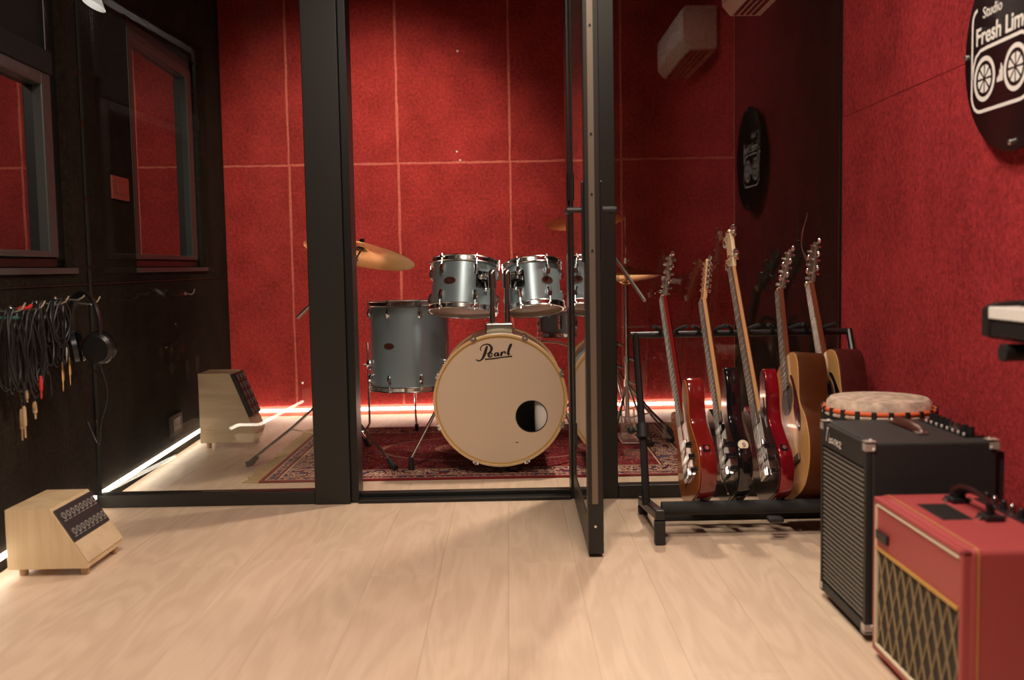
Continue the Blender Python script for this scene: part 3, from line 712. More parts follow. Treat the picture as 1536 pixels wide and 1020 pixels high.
for i in range(22):
    a = 2*PI*i/22; T = Matrix.Rotation(a, 4, 'Z')
    MB().bx(r_+.006, r_+.0165, -.0072, .0072, zt_-.060, zt_-.018, T).build('rope_knot', 'rubber', dj, bevel=.003)
    MB().tube([(T @ Vector((r_+.004, 0, zt_-.058))), T @ Vector((r_-.004, .012, zt_-.12)), T @ Vector((.092, .0, .245))], .0028, 5).build('rope', 'rubber', dj)

# ------------------------------------------------------------------ rug
ra_, rb_ = .98, .70
rc = Vector((-.105, 4.92, 0))
M['rug'] = rug_mat(ra_, rb_)
rg = tag(MB().bx(-ra_, ra_, -rb_, rb_, .0005, .0075).build('rug', 'rug', bevel=.002, seg=1), 'dark red patterned rug with tasselled ends under the drum kit', 'rug'); rg.location = rc
b = MB()
for s in (-1, 1):
    y = -rb_
    while y < rb_:
        L = R.uniform(.05, .075); dy = R.uniform(-.008, .008)
        b.tube([(s*(ra_-.002), y, .004), (s*(ra_+L*.5), y+dy, .004), (s*(ra_+L), y+dy*2, .0025)], [.0035, .0022, .003], 4)
        y += .011
fr = b.build('fringe', 'fringe', rg); fr['kind'] = 'stuff'
RZ = .0078

# ------------------------------------------------------------------ drums
def ring(b, r0, r1, z0, z1, n=40, T=None): return b.lathe([(r0, z0), (r1, z0), (r1, z1), (r0, z1)], n, T, close=True)
def lug(T, mat, parent, L=.05):
    b = MB(); b.tube([T @ Vector((0, 0, -L/2)), T @ Vector((.004, 0, -L/2+.006)), T @ Vector((.010, 0, 0)), T @ Vector((.004, 0, L/2-.006)), T @ Vector((0, 0, L/2))], [.005, .0105, .0115, .0105, .005], 8)
    return b.build('lug', mat, parent, smooth=True)
def drum(name, label, r, h, T, nl=6, rot=0, badge=None, bracket=None, single=False, lugoff=0):
    """local z is the drum's axis, z = 0 its middle, the batter head at +h/2"""
    t = thing(name, label, 'drum', T=T, group='blue-grey drums of the kit')
    MB().lathe([(r, -h/2), (r, h/2), (r-.006, h/2), (r-.006, -h/2)], 48, close=True).build('shell', 'shell', t, smooth=True)
    for s in (-1, 1):
        z = s*h/2
        hp = MB(); ring(hp, r+.002, r+.011, z-.010, z+.014) if s > 0 else ring(hp, r+.002, r+.011, z-.014, z+.010)
        hp.tube([((r+.010)*math.cos(a*PI/20), (r+.010)*math.sin(a*PI/20), z+s*.013) for a in range(40)], .0035, 6, True)
        hp.tube([((r+.010)*math.cos(a*PI/20), (r+.010)*math.sin(a*PI/20), z-s*.009) for a in range(40)], .003, 6, True)
        hp.build('hoop', 'chrome', t, smooth=True)
        hd = MB().lathe([(0, z+s*.004), (r-.006, z+s*.004), (r+.0015, z+s*.001), (r+.0015, z), (r-.007, z+s*.002), (0, z+s*.002)], 40)
        hd.build('drum_head', 'headw' if s > 0 else 'head', t, smooth=True)
    for k in range(nl):
        a = 2*PI*(k+.5)/nl+rot
        for s in ((0,) if single else (-1, 1)):
            zz = s*(h/2-.048) if not single else 0
            A = Matrix.Rotation(a, 4, 'Z') @ Matrix.Translation((r+.002, 0, zz))
            lg = lug(A, 'chrome', t, .050 if not single else h*.6)
            rod = MB(); e = [(s, h/2)] if not single else [(1, h/2), (-1, h/2)]
            for ss, q in e:
                rod.cyl(Matrix.Rotation(a, 4, 'Z') @ Vector((r+.013, 0, ss*(abs(zz)+.016))), Matrix.Rotation(a, 4, 'Z') @ Vector((r+.013, 0, ss*(q+.022))), .0028, 6)
                rod.bx(r+.0055, r+.0185, -.008, .008, ss*(q+.003) if ss > 0 else -(q+.011), (q+.011) if ss > 0 else -(q+.003), Matrix.Rotation(a, 4, 'Z'))
            rod.build('tension_rod', 'chrome', lg, smooth=True)
    if badge is not None:
        A = Matrix.Rotation(badge, 4, 'Z'); bb = MB(); n = 20; f = []
        vv = []
        for d in (.0005, .002):
            vv.append([bb.bm.verts.new(A @ Vector(((r+d)*math.cos(.030/r*math.cos(2*PI*i/n)), (r+d)*math.sin(.030/r*math.cos(2*PI*i/n)), .004+.0165*math.sin(2*PI*i/n)))) for i in range(n)])
        bb.bm.faces.new(vv[1])
        for i in range(n): bb.bm.faces.new((vv[0][i], vv[0][(i+1) % n], vv[1][(i+1) % n], vv[1][i]))
        bb.build('oval_badge', 'badge', t)
    if bracket is not None:
        A = Matrix.Rotation(bracket, 4, 'Z'); bb = MB()
        bb.bx(r+.001, r+.012, -.038, .038, -.02, .055, A); bb.bx(r+.012, r+.026, -.024, .024, .0, .05, A)
        bb.build('mount_plate', 'gloss', t, bevel=.006)
        bb = MB(); bb.bx(r+.026, r+.034, -.018, .018, .012, .048, A); bb.ball(A @ Vector((r+.030, .026, .04)), .012, 10); bb.ball(A @ Vector((r+.030, -.028, .02)), .012, 10)
        bb.cyl(A @ Vector((r+.02, 0, .0)), A @ Vector((r+.03, 0, -.03)), .006, 8); bb.ball(A @ Vector((r+.03, 0, -.034)), .011, 10, (1, 1, .8))
        bb.build('clamp', 'chrome', t, smooth=True)
    return t
# bass drum: axis along the depth of the room
by = 4.27
bc = aty(750.5, 601, by); BR = .275
BT_ = Matrix.Translation((bc.x, by, bc.z)) @ Matrix.Rotation(PI/2, 4, 'X')       # local z points at the viewer
bd = thing('bass_drum', 'large bass drum with cream front head, maple hoop and sound hole', 'drum', T=BT_)
DEP = .46
MB().lathe([(BR, -DEP), (BR, -.030), (BR-.008, -.030), (BR-.008, -DEP)], 64, close=True).build('shell', 'shell', bd, smooth=True)
for z in (-.040, -DEP-.030):
    b = MB(); ring(b, BR+.003, BR+.0145, z, z+.040, 64); b.build('hoop', 'hoop', bd, smooth=True, bevel=.003)
b = MB(); ring(b, BR-.002, BR+.0028, -.024, -.006, 64); b.build('head_rim', 'trimg', bd, smooth=True)
MB().lathe([(0, -DEP-.002), (BR-.001, -DEP-.002), (BR-.001, -DEP-.004), (0, -DEP-.004)], 48).build('batter_head', 'headw', bd)
inv = BT_.inverted()
hc = inv @ aty(797.5, 625, by); hr = .0685; n = 72
b = MB(); hz = -.010; rows = []
for i in range(n):
    a = 2*PI*i/n; d = Vector((math.cos(a), math.sin(a))); c2 = Vector((hc.x, hc.y)); Ro = BR-.0015
    bq = c2.dot(d); tt = -bq+math.sqrt(bq*bq-c2.dot(c2)+Ro*Ro)
    row = [c2+d*(hr+(tt-hr)*k/3) for k in range(4)]
    rows.append([b.bm.verts.new((p.x, p.y, hz)) for p in row] + [b.bm.verts.new((*(c2+d*hr), hz-.002))])
for i in range(n):
    p, q = rows[i], rows[(i+1) % n]
    for k in range(3): b.bm.faces.new((p[k], p[k+1], q[k+1], q[k]))
    b.bm.faces.new((p[0], q[0], q[4], p[4]))
hdp = b.build('front_head', 'head', bd)
b = MB(); T = Matrix.Translation((hc.x, hc.y, hz)); ring(b, hr-.0022, hr+.0012, -.003, .0012, 40, T); b.build('port_ring', 'ink', hdp)
b = MB(); k = 14                                                   # added white pad stands in for the lit inner shell behind the sound hole
b.lathe([(0, -.10), (.04, -.098), (.049, -.085), (.050, 0), (.049, .085), (.04, .098), (0, .10)], 24, Matrix.Translation((hc.x+.0640, hc.y, -.064)) @ Matrix.Rotation(PI/2, 4, 'X'))
b.build('lit_shell_pad', 'litshell', bd, smooth=True)
# lettering on the head, drawn with a broad pen
zs_ = 15.36
def hp_(x, y): q = inv @ aty(690+x/zs_, 500+y/zs_, by+.010); return (q.x, q.y)
b = MB(); IT = Matrix.Translation((0, 0, hz+.0006)); u = .0031/16
def pen(pts, ws):
    q = spline([hp_(*p) for p in pts], 6, False); m_ = len(q); kk = len(ws)-1
    wv = [(ws[min(int(i/(m_-1)*kk), kk-1)]*(1-(i/(m_-1)*kk-min(int(i/(m_-1)*kk), kk-1))) + ws[min(int(i/(m_-1)*kk), kk-1)+1]*(i/(m_-1)*kk-min(int(i/(m_-1)*kk), kk-1)))*u for i in range(m_)]
    ribbon(b, [(p.x, p.y) for p in q], wv, IT)
pen([(625, 290), (600, 370), (565, 480), (525, 570), (470, 622), (410, 630), (372, 600)], [40, 62, 66, 48, 30, 26, 22])
pen([(490, 405), (470, 350), (520, 280), (610, 250), (690, 275), (728, 345), (705, 415), (655, 455), (610, 468)], [18, 22, 24, 26, 44, 62, 50, 22, 12])
pen([(660, 505), (715, 490), (738, 465), (712, 448), (675, 462), (655, 505), (680, 540), (730, 528), (770, 495)], [14, 16, 26, 22, 30, 46, 36, 22, 14])
pen([(880, 455), (840, 445), (805, 475), (803, 512), (835, 520), (872, 480), (885, 445), (870, 500), (890, 515), (920, 490)], [18, 22, 42, 40, 22, 24, 44, 46, 26, 14])
pen([(930, 450), (965, 435), (955, 480), (945, 515), (968, 465), (1005, 425), (1040, 432), (1035, 460), (1062, 462)], [14, 30, 46, 42, 20, 30, 34, 24, 14])
pen([(1075, 470), (1130, 400), (1175, 300), (1190, 255), (1160, 262), (1130, 350), (1112, 440), (1118, 488), (1150, 470)], [14, 20, 24, 26, 40, 52, 56, 40, 16])
pen([(575, 600), (800, 578), (1000, 548), (1200, 528)], [30, 30, 26, 34])
b.build('head_lettering', 'ink', hdp)
MB().bx(hc.x-.071, hc.x-.059, hc.y-.115, hc.y-.110, hz+.0004, hz+.0010).build('small_print', 'grille', hdp)
for i in range(8):
    a = 2*PI*(i+.5)/8 + PI/8*0; A = Matrix.Rotation(a, 4, 'Z')
    lg = lug(A @ Matrix.Translation((BR+.004, 0, -.15)), 'chrome', bd, .06)
    b = MB(); b.bx(BR+.004, BR+.020, -.013, .013, -.034, .0035, A); b.bx(BR+.004, BR+.0085, -.011, .011, .0004, .006, A); b.cyl(A @ Vector((BR+.018, 0, -.12)), A @ Vector((BR+.018, 0, .010)), .0035, 8); b.ball(A @ Vector((BR+.018, 0, .010)), .006, 8)
    b.build('claw_hook', 'chrome', lg, bevel=.0)
# spurs
for s, fp in ((-1, atz(617, 704, RZ)), (1, atz(872, 690, RZ))):
    p0 = BT_ @ Vector((s*(BR*.92), -BR*.40, -.20)); p0 = Vector((bc.x+s*BR*.97, by+.17, bc.z-.02)) if s < 0 else Vector((bc.x+BR*.97, by+.17, bc.z-.02))
    sp = MB().cyl(inv @ p0, inv @ (fp+Vector((0, 0, .05))), .0075, 10).build('spur', 'chrome', bd, smooth=True)
    MB().cyl(inv @ (fp+Vector((0, 0, .055))), inv @ (fp+Vector((0, 0, .001))), .011, 10, .015).build('rubber_tip', 'rubber', sp, smooth=True)
    q = p0; b = MB().ball(inv @ q, .024, 12).build('spur_clamp', 'chrome', sp, smooth=True)
# tom holder on top of the shell
mb_ = aty(752, 487, by+.18)
tz = bc.z+BR
b = MB(); b.bx(-.062, .062, tz-.002-bc.z, tz+.050-bc.z, -.26, -.15); b.build('tom_holder', 'chrome', bd, bevel=.006)
T1 = aty(696, 431, 4.67); T2 = aty(800, 431, 4.67)
for px, tgt, tr_ in ((739, T1, .149), (761, T2, .124)):
    p = aty(px, 489, by+.205); q = aty(px-1, 415, by+.21)
    ps = MB().cyl(inv @ p, inv @ q, .0125, 14).build('tom_post', 'chrome', bd, smooth=True)
    d = (tgt-q); d.z = 0; rl_ = max(.022, d.length-tr_-.042); d.normalize()
    MB().cyl(inv @ (q-Vector((0, 0, .05))), inv @ (q+Vector((0, 0, .012))), .019, 14).ball(inv @ (q+Vector((0, 0, .015))), .019, 12).cyl(inv @ q, inv @ (q+d*rl_+Vector((0, 0, .01))), .0085, 10).build('post_clamp', 'chrome', ps, smooth=True)
def tilt(c, ax, ay): return Matrix.Translation(c) @ Matrix.Rotation(ay, 4, 'Y') @ Matrix.Rotation(ax, 4, 'X')
# toms lean away towards the drummer
F_ = -PI/2
drum('rack_tom', 'larger blue-grey rack tom on the bass drum beside the floor tom', .149, .215, tilt(T1, -.21, .06), 6, rot=F_-.15, badge=F_-.42, bracket=F_+.62)
drum('rack_tom', 'smaller blue-grey rack tom on the bass drum near the door', .124, .200, tilt(T2, -.27, -.06), 6, rot=F_+.02, badge=F_+.55, bracket=F_-.58)
fc = aty(615, 517, 5.2)
ft = drum('floor_tom', 'tall blue-grey floor tom standing on three chrome legs', .203, .43, tilt(fc, -.02, 0), 8, rot=F_+.35-PI/8, badge=F_-.45)
for a in (F_-1.25, F_+1.05, F_+PI):
    d = Vector((math.cos(a), math.sin(a))); r_ = .222; zb_ = -fc.z+RZ
    lg = MB().tube([(d.x*r_, d.y*r_, .02), (d.x*r_, d.y*r_, zb_+.10), (d.x*(r_+.008), d.y*(r_+.008), zb_+.085), (d.x*(r_+.045), d.y*(r_+.045), zb_+.04)], .0055, 8).build('leg', 'chrome', ft, smooth=True)
    MB().cyl((d.x*(r_+.042), d.y*(r_+.042), zb_+.042), (d.x*(r_+.058), d.y*(r_+.058), zb_+.012), .010, 10, .013).build('rubber_foot', 'rubber', lg, smooth=True)
    MB().ball((d.x*.213, d.y*.213, -.095), .020, 10, (1, 1, 1.4)).cyl((d.x*.20, d.y*.20, -.095), (d.x*.245, d.y*.245, -.095), .006, 8).build('leg_bracket', 'chrome', lg, smooth=True)
sc_ = aty(858, 484, 5.22)
drum('snare_drum', 'blue-grey snare drum half hidden behind the bass drum', .178, .125, tilt(sc_, -.06, .02), 8, rot=F_, single=True)

# ------------------------------------------------------------------ stands and cymbals
def leg(parent, hub, foot, r=.0085, mat='chrome'):
    d = (foot-hub); 
    lg = MB().tube([hub, hub+d*.5, foot+Vector((0, 0, .02))-d.normalized()*.015], r, 8, flat=.55).build('leg', mat, parent, smooth=True)
    f = Vector((d.x, d.y, 0)).normalized()
    MB().tube([foot-d.normalized()*.055+Vector((0, 0, .014)), foot-f*.012+Vector((0, 0, .020)), foot+f*.012+Vector((0, 0, .014))], [.011, .015, .012], 8).build('rubber_foot', 'rubber', lg, smooth=True)
    return lg
def stand(label, base, hubz, feet, top, braces=True, name='cymbal_stand'):
    t = thing(name, label, 'stand', (0, 0, 0), group='chrome stands of the kit')
    B = Vector((base[0], base[1], 0))
    MB().cyl(B+Vector((0, 0, .10)), B+Vector((0, 0, hubz+.12)), .0125, 14).build('lower_tube', 'chrome', t, smooth=True)
    MB().cyl(B+Vector((0, 0, hubz+.10)), B+Vector((0, 0, top)), .0095, 14).build('upper_tube', 'chrome', t, smooth=True)
    for z in (hubz, hubz+.12):
        MB().cyl(B+Vector((0, 0, z-.018)), B+Vector((0, 0, z+.018)), .0185, 14).ball(B+Vector((.028, -.012, z)), .010, 8).cyl(B+Vector((0, 0, z)), B+Vector((.045, -.018, z)), .005, 8).build('collar', 'chrome', t, smooth=True)
    for f in feet:
        f = Vector(f); l = leg(t, B+Vector((0, 0, hubz)), f)
        if braces:
            mid = B+Vector((0, 0, hubz)) + (f-B-Vector((0, 0, hubz)))*.52
            MB().tube([B+Vector((0, 0, .115)), mid], .005, 6, flat=.6).build('brace', 'chrome', l)
    MB().cyl(B+Vector((0, 0, .09)), B+Vector((0, 0, .125)), .018, 12).build('collar', 'chrome', t, smooth=True)
    return t
def cymbal(label, c, r, normal, cup=.024, fit=True):
    q = Vector(normal).normalized().to_track_quat('Z', 'Y').to_matrix().to_4x4()
    t = thing('cymbal', label, 'cymbal', T=Matrix.Translation(c) @ q, group='bronze cymbals of the kit')
    s = .0012
    up_ = [(.006, cup), (.018, cup-.001), (.032, cup-.007), (.042, cup-.014), (.05, cup-.0155), (r*.45, cup-.021), (r*.75, cup-.030), (r, cup-.044)]
    MB().lathe(up_+[(a, z-s) for a, z in up_[::-1]], 56, close=True).build('plate', 'bronze', t, smooth=True)
    if not fit: return t
    MB().cyl((0, 0, cup+.001), (0, 0, cup+.014), .017, 14, .015).build('felt', 'rubber', t, smooth=True)
    MB().cyl((0, 0, cup-.016), (0, 0, cup-.003), .015, 14, .012).build('felt', 'rubber', t, smooth=True)
    b = MB().cyl((0, 0, cup+.0145), (0, 0, cup+.022), .008, 10); b.bx(-.016, .016, -.003, .003, cup+.018, cup+.032); b.build('wing_nut', 'rubber', t, bevel=.002)
    return t
def boom(parent, a, b_, tip):
    MB().cyl(a, b_, .0085, 10).build('boom_arm', 'steel', parent, smooth=True)
    MB().cyl(b_, tip, .0048, 8).ball(b_, .014, 10).build('tilter', 'chrome', parent, smooth=True)
yL = 4.62
cL = aty(540, 372, yL)
f1, f2, f3 = atz(373, 701, 0), atz(592, 706, RZ), atz(553, 672, RZ)
bxL = aty(497, 500, 4.66)
s_ = stand('chrome boom stand holding the large cymbal by the left post', (bxL.x, 4.70), .34, [f1, f2, f3], .905)
a_, b_ = aty(446, 477, 4.70), aty(533, 391, 4.66)
boom(s_, a_, b_, cL-Vector((0, 0, .018)))
pv = a_.lerp(b_, .55); MB().ball((bxL.x, 4.70, .905), .020, 12).cyl((bxL.x, 4.70, .905), (pv.x, pv.y, pv.z), .012, 10).build('boom_clamp', 'chrome', s_, smooth=True)
cymbal('large bronze cymbal tilted beside the left post', cL-Vector((0, 0, .012)), .258, (.19, .24, 1))
# right: crash on a boom, hi-hat
yR = 5.30
bR = aty(921, 420, yR)
cR = aty(876, 324, 5.22)
s_ = stand('chrome boom stand half hidden behind the open door', (bR.x, yR), .36, [atz(1006, 664, RZ), (bR.x-.14, 5.50, RZ), (bR.x+.10, 5.56, RZ)], .93)
a_, b_ = aty(967, 451, 4.60), aty(882, 330, 5.20)
boom(s_, a_, b_, cR-Vector((0, 0, .016)))
pv = a_.lerp(b_, .82); MB().ball((bR.x, yR, .93), .020, 12).cyl((bR.x, yR, .93), (pv.x, pv.y, pv.z), .012, 10).build('boom_clamp', 'chrome', s_, smooth=True)
cymbal('bronze crash cymbal reaching out behind the door', cR-Vector((0, 0, .012)), .205, (-.06, .16, 1))
yH = 5.08
hH = aty(939, 404, yH)
s_ = stand('chrome hi-hat stand with pedal beside the guitar rack', (hH.x, yH), .30, [(hH.x+.24, yH-.02, RZ), (hH.x-.10, yH-.19, RZ), (hH.x+.09, yH-.22, RZ)], hH.z-.082, name='hi_hat_stand')
MB().cyl((hH.x, yH, hH.z-.09), (hH.x, yH, aty(939, 325, yH).z), .0032, 8).build('pull_rod', 'chrome', s_)
MB().bx(hH.x-.045, hH.x+.045, yH-.16, yH+.14, RZ, RZ+.012).build('pedal_plate', 'steel', s_, bevel=.003)
MB().bx(hH.x-.036, hH.x-.028, yH-.02, yH+.02, RZ+.0125, .16).bx(hH.x+.028, hH.x+.036, yH-.02, yH+.02, RZ+.0125, .16).build('pedal_frame', 'chrome', s_)
cymbal('upper bronze hi-hat cymbal facing up on its rod', hH+Vector((0, 0, -.004)), .178, (0, .03, 1), .020, False)
lo = cymbal('lower bronze hi-hat cymbal turned upside down', hH+Vector((0, 0, -.056)), .178, (0, -.03, -1), .020, False)
MB().cyl((hH.x, yH, hH.z+.03), (hH.x, yH, hH.z+.055), .011, 10).ball((hH.x+.016, yH, hH.z+.043), .006, 8).build('clutch', 'chrome', s_, smooth=True)
# snare stand
s_ = stand('low chrome tripod stand under the snare drum', (sc_.x, 5.22), .20, [(sc_.x-.20, 5.10, RZ), (sc_.x+.10, 5.04, RZ), (sc_.x, 5.45, RZ)], sc_.z-.12, name='snare_stand')
for k in range(3):
    a = 2*PI*k/3+.4; e = Vector((math.cos(a), math.sin(a), 0)); o_ = Vector((sc_.x, 5.22, sc_.z-.125))
    MB().tube([o_, o_+e*.10+Vector((0, 0, .02)), o_+e*.200+Vector((0, 0, .020)), o_+e*.214+Vector((0, 0, .070))], .006, 8).build('basket_arm', 'chrome', s_, smooth=True)

# ------------------------------------------------------------------ wooden stage boxes
def stage_box(label, y0, y1, prof, s0, s1, rows, cols, th, grain, cat='box'):
    """side profile in x, z extruded along the room; prof[2] -> prof[3] is the slanting face with the jack panel"""
    c = Vector(((prof[0][0]+prof[-1][0])/2, (y0+y1)/2, 0))
    t = thing('stage_box', label, cat, c, group='wooden stage boxes')
    P = [(p[0]-c.x, p[1]) for p in prof]; h = (y1-y0)/2
    MB().prism(P, -h, h, 'y').build('carcass', grain, t, bevel=.002, seg=1)
    a, b_ = Vector((P[2][0], 0, P[2][1])), Vector((P[3][0], 0, P[3][1])); d = (b_-a); L = d.length; d.normalize()
    nrm = Vector((-d.z, 0, d.x)); nrm = nrm if nrm.x > 0 else -nrm
    T = Matrix.Translation(a) @ Matrix((d, Vector((0, 1, 0)), d.cross(Vector((0, 1, 0))))).transposed().to_4x4()
    sg = 1 if (d.cross(Vector((0, 1, 0)))).dot(nrm) > 0 else -1
    def zz(p, q): return (min(sg*p, sg*q), max(sg*p, sg*q))
    pn = MB().bx(L*s0, L*s1, -h+.004, h-.010, *zz(.0004, th), T).build('jack_panel', 'panel', t, bevel=.0015, seg=1)
    W = L*(s1-s0)
    for i in range(rows):
        for j in range(cols):
            u_ = L*s0+W*(i+.5)/rows; v_ = -h+.014+(2*h-.03)*(j+.5)/cols; r_ = min(W/rows, 2*h/cols)*.34
            Tj = T @ Matrix.Translation((u_, v_, sg*(th+.0001)))
            jk = MB(); jk.lathe([(r_*.55, 0), (r_, 0), (r_, sg*.004), (r_*.55, sg*.004)], 10, Tj, close=True)
            jo = jk.build('jack', 'jackgrey', pn)
            MB().bx(u_+r_*1.15, u_+r_*1.45, v_-r_*.9, v_+r_*.9, *zz(th+.0002, th+.0008), T).build('jack_label', 'jackgrey', jo)
    MB().bx(L*s1+.002, L-.001, -h+.002, h-.002, *zz(.0004, .004), T).build('front_board', 'boxwood2', t, bevel=.001, seg=1)
    zb_ = P[0][1]
    for x in (P[0][0]+.035, P[-1][0]-.020):
        for y in (-h+.03, h-.03): MB().cyl((x, y, .0012), (x, y, zb_-.0002), .013, 12).build('foot', 'cream', t)
    return t
stage_box('low pale wooden stage box with slanted jack panel on the floor before the glass', 2.95, 3.225,
          [(-1.520, .024), (-1.520, .207), (-1.383, .207), (-1.279, .040), (-1.279, .024)], .05, .62, 2, 8, .006, 'boxwood')
stage_box('tall pale wooden stage box with steep jack panel behind the glass', 5.07, 5.27,
          [(-1.590, .030), (-1.590, .388), (-1.430, .388), (-1.308, .080), (-1.322, .030)], .03, .74, 5, 3, .020, 'boxwood2')

# ------------------------------------------------------------------ hooks, cables and headphones on the left wall
def hook(v, z, label, L=.11, group=None):
    t = thing('wall_hook', label, 'hook', T=LT @ Matrix.Translation((0, v, z)), group='steel hooks on the black wall')
    MB().cyl((.0005, 0, 0), (.004, 0, 0), .010, 10).build('base', 'steel', t)
    MB().tube([(.003, 0, 0), (L*.7, 0, -.006), (L*.9, 0, .004), (L, 0, .022)], .0032, 8).build('prong', 'steel', t, smooth=True)
    return t
HK = [(-.80, .802, 'steel wall hook with a red tie beside it'), (-.655, .803, 'steel wall hook carrying the long cable coils'), (-.46, .812, 'steel wall hook carrying the wide cable coil'),
      (-.30, .822, 'steel wall hook carrying the headphones'), (-.165, .802, 'empty steel wall hook next to the partition')]
for v, z, lab in HK: hook(v, z, lab)
hook(1.38, .795, 'lone small steel hook on the black wall behind the glass', .05)
def coil(v, z, wid, hgt, n, label, u0=.035, u1=.085, plugs=(), tie=None, r=.0032):
    t = thing('cable_coil', label, 'cable', T=LT @ Matrix.Translation((0, v, z)), group='cable coils on the wall hooks')
    b = MB()
    for i in range(n):
        u_ = u0+(u1-u0)*(i+.5)/n; w_ = wid*R.uniform(.75, 1.1)/2; h_ = hgt*R.uniform(.80, 1.06); ph = R.uniform(-.012, .012); pts = []
        for k in range(22):
            a = 2*PI*k/22; y = w_*math.sin(a)*(1-.45*max(0, math.cos(a))); zz = -h_/2+h_/2*math.cos(a)
            pts.append((u_+R.uniform(-.002, .002)+.012*math.sin(a+i), y+ph*(1-math.cos(a))/2, zz+.006))
        b.tube(pts, r, 6, True)
    b.build('loops', 'cable', t, smooth=True)
    for dy, dz, L, mt, rr in plugs:
        x = R.uniform(u0, u1)+.01
        pl = MB().tube([(x, dy*.4, -hgt*.8), (x+.004, dy*.8, -hgt*.98), (x+.003, dy, dz+.01)], r, 6).build('tail', 'cable', t, smooth=True)
        q = R.uniform(-.006, .006)
        MB().tube([(x+.003, dy, dz+.012), (x+.003, dy, dz), (x+.003, dy+q*.5, dz-L*.55), (x+.003, dy+q*.55, dz-L*.6), (x+.003, dy+q, dz-L)], [rr*.6, rr, rr, rr*.5, rr*.45], 8).build('plug', mt, pl, smooth=True)
    if tie: MB().bx(u0, u1, -.015, .015, -.026, -.016).build('tie', tie, t, bevel=.004)
    return t
coil(-.80, .800, .09, .27, 7, 'black cable coil with two long pale plugs and a green tie', plugs=((-.02, -.30, .085, 'cream', .0065), (.03, -.315, .085, 'cream', .0065)), tie='greentie')
coil(-.665, .795, .12, .28, 8, 'long black cable coil with a wooden-looking plug and red sleeve', plugs=((-.03, -.26, .028, 'cream', .006), (.035, -.305, .045, 'cream', .0075), (.0, -.22, .06, 'redtie', .006)))
coil(-.555, .815, .08, .25, 6, 'narrow black cable coil between the long coils', .03, .07, plugs=((.05, -.29, .03, 'blackpl', .007),))
coil(-.452, .818, .11, .165, 8, 'short wide black cable coil with two brass plugs', plugs=((-.06, -.215, .085, 'gold', .006), (.03, -.205, .085, 'gold', .006), (.0, -.17, .03, 'steel', .006)))
coil(-.362, .808, .055, .22, 4, 'thin black cable coil beside the headphones with a silver plug', .02, .05, plugs=((.05, -.165, .045, 'steel', .004),))
t = thing('cable_tie', 'bright red cable tie hanging from a hook', 'tie', T=LT @ Matrix.Translation((.075, -.745, .800)))
MB().tube([(0, -.05, -.004), (0, -.01, .006), (.004, .03, .004), (.004, .05, .008)], [.006, .008, .006, .011], 8, flat=.6).build('strap', 'redtie', t, smooth=True)
hp = thing('headphones', 'black headphones hanging from a wall hook', 'headphones', T=LT @ Matrix.Translation((.095, -.285, .838)) @ Matrix.Rotation(.9, 4, 'Z') @ Matrix.Scale(1.35, 4))
arc = [(0, .068*math.sin(a), -.088+.088*math.cos(a)) for a in [(-115+230*i/18)*PI/180 for i in range(19)]]
MB().tube(arc, [.008]+[.011]*17+[.008], 8, flat=.55).build('headband', 'blackpl', hp, smooth=True)
for s in (-1, 1):
    c = Vector((.0, s*.055, -.142)); T = Matrix.Translation(c) @ Matrix.Rotation(PI/2*.9, 4, 'Y') @ Matrix.Rotation(s*.5, 4, 'X')
    cu = MB().lathe([(0, -.014), (.034, -.014), (.042, -.006), (.042, .006), (0, .006)], 24, T).build('ear_cup', 'blackpl', hp, smooth=True)
    MB().lathe([(.022, .006), (.040, .006), (.044, .014), (.040, .022), (.026, .022), (.022, .014)], 24, T, close=True).build('ear_cushion', 'gloss', cu, smooth=True)
MB().tube(spline([(0, -.055, -.18), (.01, -.07, -.26), (.0, -.05, -.34), (.01, -.02, -.40), (0, .01, -.34)], 6, False), .0022, 6).build('cord', 'cable', hp, smooth=True)

# ------------------------------------------------------------------ guitar rack
xl, xr = .475, 1.237
rk = thing('guitar_rack', 'black metal rack holding five guitars', 'rack', (0, 0, 0))
yb0, yb1 = 3.16, 3.60; yT = 3.664
zT = aty(1100, 500, yT).z
for x, s in ((xl, 1), (xr, -1)):
    rl = MB().prism([(yb0, .084), (yb0, .116), (yb1, .062), (yb1, .030)], x-.016, x+.016, 'x').build('base_rail', 'blackpl', rk, bevel=.004)
    for y, zt_ in ((yb0+.018, .0805), (yb1-.018, .0305)):
        MB().bx(x-.017, x+.017, y-.017, y+.017, .001, zt_).build('foot', 'rubber', rl, bevel=.005)
    d = Vector((0, yT-3.42, zT-.11)); 
    MB().tube([(x-.012*s, 3.40, .075), (x-.012*s, 3.46, .26), (x-.012*s, yT, zT+.005)], [.0145, .014, .012], 10).build('upright', 'blackpl', rk, smooth=True)
    if s > 0: MB().cyl((x-.012*s, 3.468, .30), (x-.012*s, 3.485, .345), .022, 12).cyl((x-.012*s, 3.476, .325), (x-.050, 3.476, .325), .008, 8).ball((x-.053, 3.476, .325), .014, 10).build('clamp', 'rubber', rk, smooth=True)
for y, z in ((yb0+.095, .099), (yb1-.19, .038)):
    MB().cyl((xl+.018, y, z), (xr-.018, y, z), .023, 14).build('padded_tube', 'foam', rk, smooth=True)
MB().bx(.83, .88, yb0+.02, yb0+.06, .062, .079).build('middle_foot', 'rubber', rk, bevel=.006)
MB().cyl((xl-.03, yT, zT), (xr+.02, yT, zT), .012, 12).build('top_bar', 'blackpl', rk, smooth=True)

